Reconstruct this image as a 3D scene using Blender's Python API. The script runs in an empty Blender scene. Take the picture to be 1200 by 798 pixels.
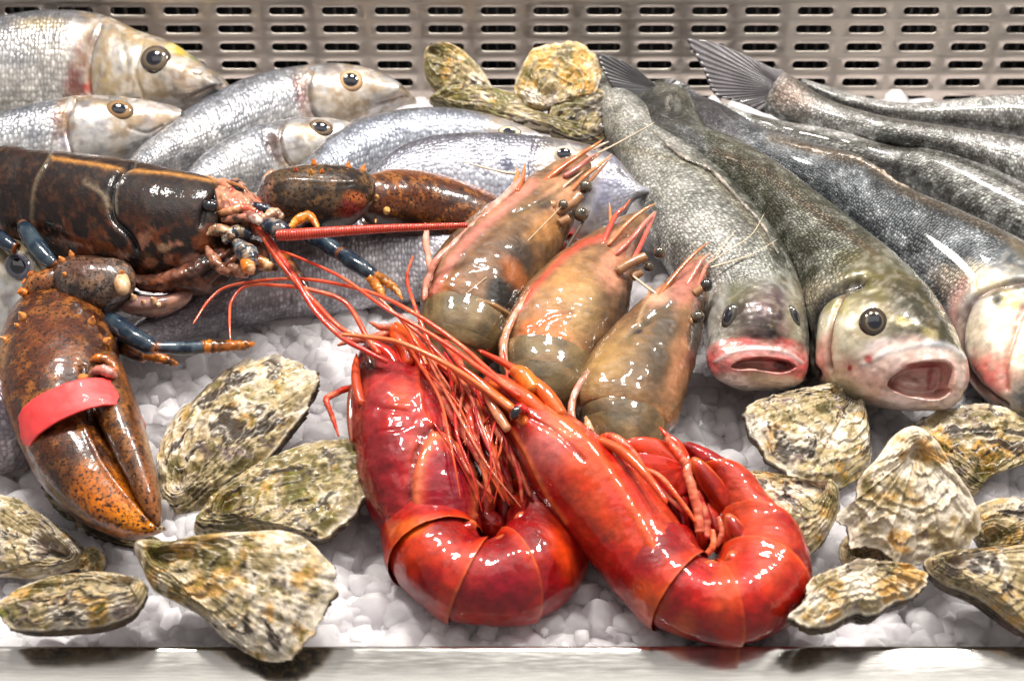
import bpy, math, random
import numpy as np
from mathutils import Vector, Matrix
from mathutils.bvhtree import BVHTree

sc = bpy.context.scene
CM = 0.01
# ---------------------------------------------------------------- camera
F_PX, CX, CY = 1700.0, 600.0, 399.0
PITCH = math.radians(40.0)
CAM = np.array([0.0, -0.812, 0.681])
FWD = np.array([0.0, math.cos(PITCH), -math.sin(PITCH)])
UPV = np.array([0.0, math.sin(PITCH), math.cos(PITCH)])
RGT = np.array([1.0, 0.0, 0.0])
cam_d = bpy.data.cameras.new('camera'); cam = bpy.data.objects.new('camera', cam_d)
sc.collection.objects.link(cam); sc.camera = cam
cam.location = CAM; cam.rotation_euler = (math.pi/2 - PITCH, 0, 0)
cam_d.sensor_width = 36.0; cam_d.lens = 36.0*F_PX/1200.0
cam_d.clip_start = 0.02; cam_d.clip_end = 50
cam_d.dof.use_dof = True; cam_d.dof.focus_distance = 0.99; cam_d.dof.aperture_fstop = 8.0

# ---------------------------------------------------------------- room light
w = bpy.data.worlds.new('World'); sc.world = w; w.use_nodes = True
bg = w.node_tree.nodes['Background']
bg.inputs['Color'].default_value = (1.0, 0.945, 0.915, 1); bg.inputs['Strength'].default_value = 0.36

def area(name, loc, target, size, power, col=(1, .96, .9), sizey=None, spread=180):
    l = bpy.data.lights.new(name, 'AREA'); l.energy = power; l.color = col
    l.shape = 'RECTANGLE'; l.size = size; l.size_y = sizey or size; l.spread = math.radians(spread)
    o = bpy.data.objects.new(name, l); sc.collection.objects.link(o)
    o.location = loc
    o.rotation_euler = (Vector(target)-Vector(loc)).to_track_quat('-Z', 'Y').to_euler()
    return o
area('counter_lamp', (-0.42, 0.30, 1.10), (-.1, -0.02, 0), 0.15, 13.0)
area('counter_lamp', (0.10, 0.34, 1.15), (0, -0.02, 0), 0.15, 12.5)
area('counter_lamp', (0.60, 0.22, 1.10), (0.2, -0.02, 0), 0.15, 12.0)
area('ceiling_panel', (0.0, -0.34, 1.40), (0, -0.34, 0), 1.9, 3.2, sizey=0.60)
sc.view_settings.view_transform = 'Standard'; sc.view_settings.look = 'None'
sc.view_settings.exposure = 0.12; sc.view_settings.gamma = 1.0
sc.render.engine = 'CYCLES'
sc.cycles.max_bounces = 10; sc.cycles.diffuse_bounces = 8; sc.cycles.transmission_bounces = 6

# ---------------------------------------------------------------- pixel / world helpers
def ray(px, py):
    px = np.asarray(px, float); py = np.asarray(py, float)
    d = FWD + ((px-CX)/F_PX)[..., None]*RGT - ((py-CY)/F_PX)[..., None]*UPV
    return d
def P(px, py, h):
    """world point on the line of sight at height h (cm) above the ice"""
    d = ray(px, py); t = (np.asarray(h)*CM-CAM[2])/d[..., 2]
    return CAM + t[..., None]*d
def onplane(px, py, O, N):
    d = ray(px, py); t = ((O-CAM)*N).sum(-1)/(d*N).sum(-1)
    return CAM + t[..., None]*d
def proj(V):
    q = V-CAM; z = q@FWD
    return np.stack([CX+F_PX*(q@RGT)/z, CY-F_PX*(q@UPV)/z], -1)
def nz(v):
    return v/np.maximum(np.linalg.norm(v, axis=-1, keepdims=True), 1e-12)
TOCAM = -FWD

# ---------------------------------------------------------------- noise
def _hash(ix, iy, iz, s):
    n = (ix.astype(np.int64)*374761393 + iy.astype(np.int64)*668265263 + iz.astype(np.int64)*2147483647*3 + s*974634777)
    n = (n ^ (n >> 13))*1274126177; n = n & 0xffffffff
    n = (n ^ (n >> 16)) & 0xffffff
    return n/float(0xffffff)
def vn(p, s=0):
    p = np.asarray(p, float); i = np.floor(p).astype(np.int64); f = p-i; f = f*f*(3-2*f)
    x, y, z = i[..., 0], i[..., 1], i[..., 2]; fx, fy, fz = f[..., 0], f[..., 1], f[..., 2]
    def h(a, b, c): return _hash(x+a, y+b, z+c, s)
    x00 = h(0,0,0)*(1-fx)+h(1,0,0)*fx; x10 = h(0,1,0)*(1-fx)+h(1,1,0)*fx
    x01 = h(0,0,1)*(1-fx)+h(1,0,1)*fx; x11 = h(0,1,1)*(1-fx)+h(1,1,1)*fx
    return ((x00*(1-fy)+x10*fy)*(1-fz) + (x01*(1-fy)+x11*fy)*fz)*2-1
def fbm(p, o=4, s=0, g=.5):
    a = 1; r = 0; t = 0
    for k in range(o):
        r = r+a*vn(p*(2.03**k)+k*7.13, s+k); t += a; a *= g
    return r/t
def sst(a, b, x):
    t = np.clip((x-a)/(b-a), 0, 1); return t*t*(3-2*t)
def mixc(a, b, t):
    a = np.asarray(a, float); b = np.asarray(b, float)
    return a*(1-t[..., None]) + b*t[..., None]
def lin(r, g, b):
    c = np.array([r, g, b], float)/255.0
    return np.where(c <= .04045, c/12.92, ((c+.055)/1.055)**2.4)
def catmull(pts, m, closed=False, u0=0., u1=1.):
    pts = np.asarray(pts, float); k = len(pts)
    if closed:
        t = np.linspace(0, k, m, endpoint=False); i = np.floor(t).astype(int); f = (t-i)[:, None]
        p0, p1, p2, p3 = pts[(i-1) % k], pts[i % k], pts[(i+1) % k], pts[(i+2) % k]
    else:
        e = np.vstack([2*pts[0]-pts[1], pts, 2*pts[-1]-pts[-2]])
        t = (u0+(u1-u0)*np.linspace(0, 1, m))*(k-1); i = np.minimum(np.floor(t).astype(int), k-2); f = (t-i)[:, None]
        p0, p1, p2, p3 = e[i], e[i+1], e[i+2], e[i+3]
    return .5*((2*p1)+(-p0+p2)*f+(2*p0-5*p1+4*p2-p3)*f*f+(-p0+3*p1-3*p2+p3)*f**3)

# ---------------------------------------------------------------- mesh class
def link_mesh(name, V, faces, mat, parent=None, smooth=True, cols=None, uvw=None):
    me = bpy.data.meshes.new(name)
    V = np.asarray(V, float)
    if parent is not None:
        V = V-np.array(parent['_loc'])
    faces = np.asarray(faces, np.int32); nf, k = faces.shape
    me.vertices.add(len(V)); me.vertices.foreach_set('co', V.astype(np.float32).ravel())
    me.loops.add(nf*k); me.loops.foreach_set('vertex_index', faces.ravel())
    me.polygons.add(nf); me.polygons.foreach_set('loop_start', np.arange(0, nf*k, k, dtype=np.int32))
    try: me.polygons.foreach_set('loop_total', np.full(nf, k, np.int32))
    except Exception: pass
    me.update(calc_edges=True)
    if smooth: me.polygons.foreach_set('use_smooth', np.ones(nf, bool))
    if cols is not None:
        a = me.attributes.new('Col', 'FLOAT_COLOR', 'POINT')
        a.data.foreach_set('color', np.hstack([np.clip(cols, 0, 1), np.ones((len(V), 1))]).astype(np.float32).ravel())
    if uvw is not None:
        a = me.attributes.new('uvw', 'FLOAT_VECTOR', 'POINT'); a.data.foreach_set('vector', np.asarray(uvw, np.float32).ravel())
    me.materials.append(mat)
    o = bpy.data.objects.new(name, me); sc.collection.objects.link(o)
    if parent is not None:
        o.parent = parent
        if 'rel' in o: pass
    return o
def thing(name, label, cat, loc=(0, 0, 0), group=None):
    o = bpy.data.objects.new(name, None); sc.collection.objects.link(o)
    o.location = loc; o.empty_display_size = .02; o['_loc'] = [float(x) for x in loc]
    o['label'] = label; o['category'] = cat
    if group: o['group'] = group
    return o
def sub(o, parent_part):
    """make o (built under the thing) a sub-part of another part of the same thing"""
    o.parent = parent_part
    return o
def tag(o, label=None, cat=None, group=None, kind=None):
    if label: o['label'] = label
    if cat: o['category'] = cat
    if group: o['group'] = group
    if kind: o['kind'] = kind
    return o
def gridfaces(m, n, wrap=True):
    i = np.arange(m-1)[:, None]; j = np.arange(n if wrap else n-1)[None, :]
    j2 = (j+1) % n
    return np.stack([i*n+j, i*n+j2, (i+1)*n+j2, (i+1)*n+j], -1).reshape(-1, 4)

class Body:
    def __init__(s, V, faces, uvw, u, th, col):
        s.V, s.F, s.uvw, s.u, s.th = V, faces, uvw, u, th
        s.C = np.tile(np.asarray(col, float), (len(V), 1)); s.refresh()
    def refresh(s):
        V, Fa = s.V, s.F
        fn = np.cross(V[Fa[:, 2]]-V[Fa[:, 0]], V[Fa[:, 3]]-V[Fa[:, 1]])
        N = np.zeros_like(V)
        for k in range(4): np.add.at(N, Fa[:, k], fn)
        s.N = nz(N); s.px = proj(V)
        s.front = (s.N*nz(CAM-V)).sum(-1)
    def mask(s, px, py, rx, ry, ang=0, soft=.5, nz_=0., ns=1., seed=0):
        a = math.radians(ang); dx = s.px[:, 0]-px; dy = s.px[:, 1]-py
        x = (dx*math.cos(a)+dy*math.sin(a))/rx; y = (-dx*math.sin(a)+dy*math.cos(a))/ry
        d = np.sqrt(x*x+y*y)
        if nz_: d = d+nz_*fbm(s.V/CM*ns, 4, seed+int(px+py))
        return 1-sst(1-soft, 1+soft*.6, d)
    def paint(s, px, py, rx, ry, ang, col, al=1., soft=.5, nz_=.25, ns=1.2, allsides=False):
        m = s.mask(px, py, rx, ry, ang, soft, nz_, ns)*al
        if not allsides: m = m*sst(-.1, .15, s.front)
        s.C = mixc(s.C, np.asarray(col, float), m); return s
    def line(s, pts, wpx, col=None, al=1., emb=0., soft=1., nz_=0.):
        pts = catmull(pts, max(8, len(pts)*8)); d = np.full(len(s.V), 1e9)
        for a, b in zip(pts[:-1], pts[1:]):
            ab = b-a; t = np.clip(((s.px-a)@ab)/max(ab@ab, 1e-9), 0, 1)
            q = s.px-a-t[:, None]*ab; d = np.minimum(d, np.hypot(q[:, 0], q[:, 1]))
        if nz_: d = d*(1+nz_*fbm(s.V/CM*2.5, 3, 5))
        m = np.exp(-(d/wpx)**2)*sst(-.1, .1, s.front)
        if col is not None: s.C = mixc(s.C, np.asarray(col, float), m*al)
        if emb: s.V = s.V+s.N*(m*emb*CM)[:, None]
        return s
    def poly(s, pts, soft=2.0):
        """soft inside-mask of a smooth closed outline (pixels)"""
        q = catmull(pts, len(pts)*6, closed=True); ins = np.zeros(len(s.V), bool); d = np.full(len(s.V), 1e9)
        x, y = s.px[:, 0], s.px[:, 1]
        for a, b in zip(q, np.roll(q, -1, 0)):
            c_ = ((a[1] > y) != (b[1] > y)); xi = a[0]+(y-a[1])*(b[0]-a[0])/((b[1]-a[1]) if abs(b[1]-a[1]) > 1e-9 else 1e-9)
            ins ^= c_ & (x < xi)
            ab = b-a; t = np.clip(((s.px-a)@ab)/max(ab@ab, 1e-9), 0, 1); qq = s.px-a-t[:, None]*ab; d = np.minimum(d, np.hypot(qq[:, 0], qq[:, 1]))
        sd = np.where(ins, d, -d)
        return sst(-soft*.5, soft, sd)*(s.front > -.05), sd
    def emboss(s, px, py, rx, ry, ang, d, soft=.6, view=False):
        m = s.mask(px, py, rx, ry, ang, soft)*(s.front > -.05)
        D = (-FWD if view else s.N)
        s.V = s.V+D*(m*d*CM)[:, None]; return s
    def rough(s, amp, scale, o=4, seed=0):
        s.V = s.V+s.N*(fbm(s.V/CM*scale, o, seed)*amp*CM)[:, None]; return s
    def mottle(s, col, al, scale, thr=0., w=.3, o=4, seed=0, where=None, stretch=None):
        q = s.V/CM*scale
        if stretch is not None: q = s.uvw*np.asarray(stretch)*scale
        m = sst(thr-w, thr+w, fbm(q, o, seed))*al
        if where is not None: m = m*where
        s.C = mixc(s.C, np.asarray(col, float), m); return s
    def bvh(s):
        return BVHTree.FromPolygons([tuple(v) for v in s.V], [tuple(int(i) for i in f) for f in s.F])
    def build(s, name, mat, parent=None, smooth=True):
        return link_mesh(name, s.V, s.F, mat, parent, smooth, s.C, s.uvw)

def hit(bv, px, py):
    d = ray(px, py); d = d/np.linalg.norm(d)
    loc, n, i, dist = bv.ray_cast(Vector(CAM), Vector(d))
    if loc is None:
        loc, n, i, dist = bv.find_nearest(Vector(CAM+d*1.0))
        t = (np.array(loc)-CAM)@d
        loc, n, i, dist = bv.find_nearest(Vector(CAM+d*t))
    n = np.array(n)
    if n@(-d) < 0: n = -n
    return np.array(loc), n

def body(st, m=120, n=64, tilt=0.0, cap0=.0, cap1=.0, power=2.0, u0=0., u1=1., grow=0., col=(.5, .5, .5), bback=None, side=None):
    """loft through stations (Lx,Ly,Rx,Ry,height cm,half thickness cm)"""
    S = catmull(st, m, u0=u0, u1=u1)
    Nv = nz((1-tilt)*TOCAM+tilt*np.array([0, 0, 1.]))
    if side is not None: Nv = nz(Nv+np.asarray(side, float))
    mid = (S[:, :2]+S[:, 2:4])/2
    C = P(mid[:, 0], mid[:, 1], S[:, 4])
    L = onplane(S[:, 0], S[:, 1], C, Nv); R = onplane(S[:, 2], S[:, 3], C, Nv)
    A = (R-L)/2; b = np.maximum(S[:, 5], .02)*CM
    T = np.gradient((L+R)/2, axis=0)
    B = np.cross(T, A); B = nz(B); sg = np.sign((B*TOCAM).sum(-1)); sg[sg == 0] = 1; B = B*sg[:, None]
    # smooth B a little
    for _ in range(6): B[1:-1] = nz(B[:-2]+2*B[1:-1]+B[2:])
    u = np.linspace(0, 1, m)
    sc_ = np.ones(m)
    if cap0: sc_ = sc_*np.sqrt(np.clip(1-(np.clip(1-u/cap0, 0, 1))**2, 0, 1))
    if cap1: sc_ = sc_*np.sqrt(np.clip(1-(np.clip(1-(1-u)/cap1, 0, 1))**2, 0, 1))
    if grow: sc_ = sc_*(1+grow*u**3)
    sc_ = np.maximum(sc_, .004)
    th = np.linspace(0, 2*math.pi, n, endpoint=False)
    ct, stn = np.cos(th), np.sin(th)
    e = 2.0/power
    cx = np.sign(ct)*np.abs(ct)**e; sy = np.sign(stn)*np.abs(stn)**e
    bb = b[:, None]*np.where(sy > 0, 1.0, (bback if bback else 1.0))[None, :]
    V = C[:, None]+(A*sc_[:, None])[:, None]*cx[None, :, None]+B[:, None]*(bb*sc_[:, None]*sy[None])[..., None]
    Cc = (L+R)/2; V = V+(Cc-C)[:, None]
    al = np.concatenate([[0], np.cumsum(np.linalg.norm(np.diff((L+R)/2, axis=0), axis=1))])/CM
    r_ = (np.linalg.norm(A, axis=1)/CM)
    thc = ((th+math.pi/2) % (2*math.pi))-math.pi
    uvw = np.stack([np.repeat(al[:, None], n, 1), (thc[None]*r_.mean())*np.ones((m, 1)), np.zeros((m, n))], -1)
    Fc = gridfaces(m, n)
    V = V.reshape(-1, 3)
    fn = np.cross(V[Fc[:, 2]]-V[Fc[:, 0]], V[Fc[:, 3]]-V[Fc[:, 1]]); fc = V[Fc].mean(1)
    if ((fn*(fc-np.repeat(Cc, n, 0)[Fc[:, 0]])).sum(-1)).sum() < 0: Fc = Fc[:, ::-1]
    U = np.repeat(u, n); TH = np.tile(th, m)
    return Body(V, Fc, uvw.reshape(-1, 3), U, TH, col)

def tube(pts, m=None, n=10, col=(.5, .1, .05), flat=1.0, wob=0.0, seed=0):
    """round tube through (px,py,h,r_px)"""
    pts = np.asarray(pts, float); m = m or max(10, 8*len(pts))
    S = catmull(pts, m)
    C = P(S[:, 0], S[:, 1], S[:, 2])
    dep = (C-CAM)@FWD
    r = np.maximum(S[:, 3], .15)*dep/F_PX
    T = nz(np.gradient(C, axis=0))
    A = nz(np.cross(T, TOCAM)); B = np.cross(A, T)
    th = np.linspace(0, 2*math.pi, n, endpoint=False)
    rr = r[:, None]*np.ones(n)[None]
    if wob: rr = rr*(1+wob*fbm(np.stack([np.arange(m)[:, None]*.35*np.ones(n), np.cos(th)[None]*np.ones((m, 1)), np.sin(th)[None]*np.ones((m, 1))], -1), 3, seed))
    V = C[:, None]+A[:, None]*(rr*np.cos(th))[..., None]+B[:, None]*(rr*np.sin(th)*flat)[..., None]
    V[0] = C[0]+(V[0]-C[0])*.05; V[-1] = C[-1]+(V[-1]-C[-1])*.05
    al = np.concatenate([[0], np.cumsum(np.linalg.norm(np.diff(C, axis=0), axis=1))])/CM
    uvw = np.stack([np.repeat(al[:, None], n, 1), np.tile(th, (m, 1))*.3, np.zeros((m, n))], -1)
    return Body(V.reshape(-1, 3), gridfaces(m, n), uvw.reshape(-1, 3), np.repeat(np.linspace(0, 1, m), n), np.tile(th, m), col)

def merge(bodies):
    V = []; Fc = []; uv = []; C = []; o = 0; U = []; T = []
    for b in bodies:
        V.append(b.V); Fc.append(b.F+o); uv.append(b.uvw); C.append(b.C); U.append(b.u); T.append(b.th); o += len(b.V)
    r = Body(np.vstack(V), np.vstack(Fc), np.vstack(uv), np.concatenate(U), np.concatenate(T), (0, 0, 0))
    r.C = np.vstack(C); return r

def blob(c, r, axis=None, n=12, stretch=(1, 1, 1), col=(.8, .4, .1), M=None):
    """ellipsoid around world point c, radii r*stretch cm, z axis along axis"""
    th = np.linspace(0, 2*math.pi, n, endpoint=False); ph = np.linspace(0.02, math.pi-.02, n)
    V = np.stack([np.sin(ph)[:, None]*np.cos(th)[None], np.sin(ph)[:, None]*np.sin(th)[None], np.cos(ph)[:, None]*np.ones(n)[None]], -1)*r*CM*np.array(stretch)
    if M is None:
        z = nz(np.asarray(axis if axis is not None else [0, 0, 1.], float))
        x = nz(np.cross(z, RGT+.01*UPV)); y = np.cross(z, x); M = np.stack([x, y, z], 0)
    V = V.reshape(-1, 3)@M+np.asarray(c)
    return Body(V, gridfaces(n, n), V/CM, np.repeat(np.linspace(0, 1, n), n), np.tile(th, n), col)

def lamella(outline, h, nrm_tilt=.3, thick=.12, bulge=.3, col=(.8, .1, .05), rays=0, root=None, seed=0, nr=14, na=90):
    """thin but solid leaf-like plate (fins, tail fan, scales) with real thickness"""
    out = catmull(outline, na, closed=True); c = out.mean(0) if root is None else np.array(root, float)
    Nv = nz((1-nrm_tilt)*TOCAM+nrm_tilt*np.array([0, 0, 1.]))
    hh = h; C0 = P(*out.mean(0), hh)
    r = np.linspace(0.02, 1, nr)
    pts = c[None, None]+(out-c)[None]*r[:, None, None]
    W = onplane(pts[..., 0], pts[..., 1], C0, Nv)
    ang = np.arctan2(out[:, 1]-c[1], out[:, 0]-c[0])
    z = bulge*(1-r[:, None]**2)*np.ones(na)
    if rays: z = z+.05*np.sin(ang[None]*rays)*r[:, None]*np.minimum(1, (1-r[:, None])*5+.3)
    top = W+Nv*((z+thick/2*(1-.7*(r[:, None] > .97)))*CM)[..., None]
    bot = W+Nv*((z-thick/2*(1-.7*(r[:, None] > .97)))*CM)[..., None]
    V = np.vstack([top.reshape(-1, 3), bot[::-1].reshape(-1, 3)])
    uv = np.stack([r[:, None]*np.ones(na)*5, ang[None]*np.ones((nr, 1))*2, np.zeros((nr, na))], -1).reshape(-1, 3)
    b = Body(V, gridfaces(2*nr, na), np.vstack([uv, uv[::-1]]), np.concatenate([np.repeat(r, na), np.repeat(r[::-1], na)]), np.tile(ang, 2*nr), col)
    return b
# ---------------------------------------------------------------- materials
def new_mat(name):
    m = bpy.data.materials.new(name); m.use_nodes = True
    nt = m.node_tree; b = nt.nodes['Principled BSDF']; return m, nt, b
def N(nt, t, **kw):
    n = nt.nodes.new(t)
    for k, v in kw.items(): setattr(n, k, v)
    return n
def ramp(nt, fac, stops):
    r = N(nt, 'ShaderNodeValToRGB'); el = r.color_ramp.elements
    while len(el) < len(stops): el.new(.5)
    for e, (p, c) in zip(el, stops): e.position = p; e.color = (*c, 1) if len(c) == 3 else c
    nt.links.new(fac, r.inputs['Fac']); return r.outputs['Color']
def mathn(nt, op, a, b=None, clamp=False):
    n = N(nt, 'ShaderNodeMath', operation=op); n.use_clamp = clamp
    for i, x in enumerate((a, b)):
        if x is None: continue
        if isinstance(x, (int, float)): n.inputs[i].default_value = x
        else: nt.links.new(x, n.inputs[i])
    return n.outputs[0]
def mixn(nt, mode, fac, a, b):
    n = N(nt, 'ShaderNodeMix', data_type='RGBA', blend_type=mode)
    for i, x in ((0, fac), (6, a), (7, b)):
        if isinstance(x, (int, float)): n.inputs[i].default_value = x
        elif isinstance(x, tuple): n.inputs[i].default_value = (*x, 1)
        else: nt.links.new(x, n.inputs[i])
    return n.outputs[2]
def attr(nt, name, out='Color'):
    a = N(nt, 'ShaderNodeAttribute'); a.attribute_name = name; return a.outputs[out]
def vscale(nt, v, s):
    n = N(nt, 'ShaderNodeVectorMath', operation='MULTIPLY'); nt.links.new(v, n.inputs[0]); n.inputs[1].default_value = s
    return n.outputs[0]
def noise(nt, vec, scale, detail=4, rough=.55, dist=0, out='Fac'):
    n = N(nt, 'ShaderNodeTexNoise'); n.inputs['Scale'].default_value = scale; n.inputs['Detail'].default_value = detail
    n.inputs['Roughness'].default_value = rough; n.inputs['Distortion'].default_value = dist
    if vec is not None: nt.links.new(vec, n.inputs['Vector'])
    return n.outputs[out]
def bump(nt, h, strength, dist, normal=None):
    n = N(nt, 'ShaderNodeBump'); n.inputs['Strength'].default_value = strength; n.inputs['Distance'].default_value = dist
    nt.links.new(h, n.inputs['Height'])
    if normal is not None: nt.links.new(normal, n.inputs['Normal'])
    return n.outputs[0]
def objco(nt):
    return N(nt, 'ShaderNodeTexCoord').outputs['Object']
def wet(name, rough=.35, coat=.7, coatr=.06, sss=.0, sssr=(.01, .004, .002), sssc=1.0, bumps=((300, .25, .0006),), var=.25, varscale=180, metal=0., spec=.5, trans=0., speck=None, gam=1.0, gain=1.0):
    """damp organic surface whose colour is stored on the mesh"""
    m, nt, b = new_mat(name); co = objco(nt)
    c = attr(nt, 'Col')
    f = noise(nt, co, varscale, 5, .65)
    lo, hi = 1-var, 1+var
    g = ramp(nt, f, [(.3, (lo, lo, lo)), (.7, (1, 1, 1))])
    c = mixn(nt, 'MULTIPLY', 1.0, c, g)
    if speck:
        s = noise(nt, co, speck[0], 3, .6); s = ramp(nt, s, [(speck[1], (0, 0, 0)), (speck[1]+.06, (1, 1, 1))])
        c = mixn(nt, 'MIX', s, c, speck[2])
    if gam != 1.0:
        g_ = N(nt, 'ShaderNodeGamma'); g_.inputs['Gamma'].default_value = gam; nt.links.new(c, g_.inputs['Color']); c = g_.outputs[0]
        c = mixn(nt, 'MULTIPLY', 1.0, c, (gain, gain, gain))
    nt.links.new(c, b.inputs['Base Color'])
    nrm = None
    for sc_, st, d in bumps:
        nrm = bump(nt, noise(nt, co, sc_, 4, .6), st, d, nrm)
    if nrm is not None:
        nt.links.new(nrm, b.inputs['Normal'])
    b.inputs['Roughness'].default_value = rough; b.inputs['Metallic'].default_value = metal
    b.inputs['Coat Weight'].default_value = coat; b.inputs['Coat Roughness'].default_value = coatr
    b.inputs['Specular IOR Level'].default_value = spec
    if trans: b.inputs['Transmission Weight'].default_value = trans; b.inputs['IOR'].default_value = 1.33
    if sss:
        b.inputs['Subsurface Weight'].default_value = sss; b.inputs['Subsurface Radius'].default_value = (1, .4, .25)
        b.inputs['Subsurface Scale'].default_value = sssr[0]
    if nrm is not None:
        cn = bump(nt, noise(nt, co, bumps[0][0]*.5, 3, .5), bumps[0][1]*.7, bumps[0][2])
        nt.links.new(cn, b.inputs['Coat Normal'])
    return m
def fish_skin(name, size=.3, contrast=.5, rough=.32, metal=.35, coat=.5, bumpd=.0012, spark=.6, stretch=1.0):
    m, nt, b = new_mat(name)
    uv = attr(nt, 'uvw', 'Vector'); sc_ = vscale(nt, uv, (1/size, 1/size*stretch, 1))
    v = N(nt, 'ShaderNodeTexVoronoi', feature='F1'); v.inputs['Scale'].default_value = 1.0; v.inputs['Randomness'].default_value = .62
    nt.links.new(sc_, v.inputs['Vector'])
    # amount of visible scale relief is stored in the third texture coordinate (0 = smooth head)
    sep = N(nt, 'ShaderNodeSeparateXYZ'); nt.links.new(uv, sep.inputs[0])
    amt = ramp(nt, attr(nt, 'smooth', 'Fac'), [(0, (1, 1, 1)), (1, (0, 0, 0))])
    d = v.outputs['Distance']
    edge = ramp(nt, d, [(.15, (1.15, 1.15, 1.15)), (.6, (1-contrast, 1-contrast, 1-contrast))])
    rnd = N(nt, 'ShaderNodeSeparateColor'); nt.links.new(v.outputs['Color'], rnd.inputs[0])
    rr = ramp(nt, rnd.outputs[0], [(0, (1-spark*.6,)*3), (.6, (1, 1, 1)), (1, (1+spark,)*3)])
    pat = mixn(nt, 'MULTIPLY', 1.0, edge, rr)
    co = objco(nt)
    big = ramp(nt, noise(nt, co, 60, 4, .6), [(.3, (.8, .8, .8)), (.7, (1.1, 1.1, 1.1))])
    c = attr(nt, 'Col')
    c1 = mixn(nt, 'MULTIPLY', amt, c, pat)
    c1 = mixn(nt, 'MULTIPLY', 1.0, c1, big)
    g_ = N(nt, 'ShaderNodeGamma'); g_.inputs['Gamma'].default_value = 1.12; nt.links.new(c1, g_.inputs['Color']); c1 = g_.outputs[0]
    nt.links.new(c1, b.inputs['Base Color'])
    hgt = mathn(nt, 'MULTIPLY', d, -1.0)
    hgt = mathn(nt, 'MULTIPLY', hgt, amt)
    n1 = bump(nt, hgt, .6, bumpd); n2 = bump(nt, noise(nt, co, 220, 4, .6), .25, .0008, n1)
    nt.links.new(n2, b.inputs['Normal'])
    b.inputs['Roughness'].default_value = rough; b.inputs['Metallic'].default_value = metal
    b.inputs['Coat Weight'].default_value = coat; b.inputs['Coat Roughness'].default_value = .06; b.inputs['Specular IOR Level'].default_value = .3
    return m
def plain(name, col, rough=.4, metal=0., coat=0., sss=0., trans=0., bumps=None, spec=.5):
    m, nt, b = new_mat(name)
    b.inputs['Base Color'].default_value = (*col, 1); b.inputs['Roughness'].default_value = rough
    b.inputs['Metallic'].default_value = metal; b.inputs['Coat Weight'].default_value = coat; b.inputs['Coat Roughness'].default_value = .04
    b.inputs['Transmission Weight'].default_value = trans; b.inputs['Specular IOR Level'].default_value = spec
    if sss: b.inputs['Subsurface Weight'].default_value = sss; b.inputs['Subsurface Scale'].default_value = .01
    if bumps: nt.links.new(bump(nt, noise(nt, objco(nt), bumps[0], 4, .6), bumps[1], bumps[2]), b.inputs['Normal'])
    return m

M_bream = fish_skin('bream_skin', .30, .30, .3, .4, .5, .0012, .35)
M_bass = fish_skin('bass_skin', .21, .52, .34, .25, .5, .0012, .55)
M_flesh = wet('wet_pink_flesh', .3, .8, .06, .35, (.006,), bumps=((250, .3, .0008),), var=.15)
M_shell = wet('lobster_shell', .55, .55, .07, 0, bumps=((800, .6, .0006), (150, .4, .0014)), var=.5, varscale=260, spec=.2, gam=1.32, gain=1.0)
M_prawn = wet('raw_prawn_shell', .42, .8, .05, .06, (.004,), bumps=((45, .55, .003), (500, .2, .0004)), var=.4, varscale=120, spec=.2, gam=1.22, gain=1.0)
M_red = wet('red_prawn_shell', .42, .75, .055, .05, (.004,), bumps=((40, .5, .003), (600, .2, .0004)), var=.42, varscale=130, spec=.2, gam=1.26, gain=1.04)
M_feeler = wet('red_feeler', .45, .6, .07, .08, (.003,), bumps=((900, .3, .0003),), var=.3, spec=.25)
M_oyster = wet('oyster_shell', .62, .3, .12, 0, bumps=((480, .4, .0008), (130, .5, .0024)), var=.38, varscale=220, spec=.25, gam=1.2, gain=1.15)
M_eye = plain('eye_gloss', (.006, .006, .008), .12, 0, 1.0)
M_rubber = plain('pink_rubber', tuple(lin(228, 62, 62)), .5, 0, .1, .05, bumps=(900, .25, .0004))
# ---------------------------------------------------------------- setting: tray, ice, rim, perforated back
def box(name, x0, x1, y0, y1, z0, z1, mat, parent=None, bev=0.0):
    V = np.array([[x, y, z] for x in (x0, x1) for y in (y0, y1) for z in (z0, z1)])
    Fc = [[0, 1, 3, 2], [4, 6, 7, 5], [0, 4, 5, 1], [2, 3, 7, 6], [0, 2, 6, 4], [1, 5, 7, 3]]
    o = link_mesh(name, V, Fc, mat, parent, smooth=False)
    if bev:
        md = o.modifiers.new('bevel', 'BEVEL'); md.width = bev; md.segments = 3
    return o
def steel(name, col, rough, streak, aniso=False, axis=(1, 40, 1)):
    m, nt, b = new_mat(name); co = objco(nt)
    s = noise(nt, vscale(nt, co, axis), 60, 4, .6)
    r = ramp(nt, s, [(.3, (rough*.8,)*3), (.7, (rough*1.25,)*3)])
    big = noise(nt, co, 9, 3, .5)
    c = ramp(nt, big, [(.3, tuple(x*.86 for x in col)), (.7, col)])
    c = mixn(nt, 'MULTIPLY', streak, c, ramp(nt, s, [(.35, (.75,)*3), (.65, (1,)*3)]))
    nt.links.new(c, b.inputs['Base Color']); nt.links.new(r, b.inputs['Roughness']); b.inputs['Metallic'].default_value = 1.0
    nt.links.new(bump(nt, s, .05, .0004), b.inputs['Normal'])
    return m
M_panel = steel('warm_steel', (.57, .51, .455), .36, .2)
M_rim = steel('polished_steel', (.73, .71, .67), .15, .06, axis=(1, 12, 1))
M_dark = plain('dark_cavity', (.012, .012, .013), .6)
M_fin = plain('dull_metal', (.10, .09, .085), .5, .3)
M_tray = plain('tray_steel', (.35, .35, .36), .4, .8)

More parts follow.
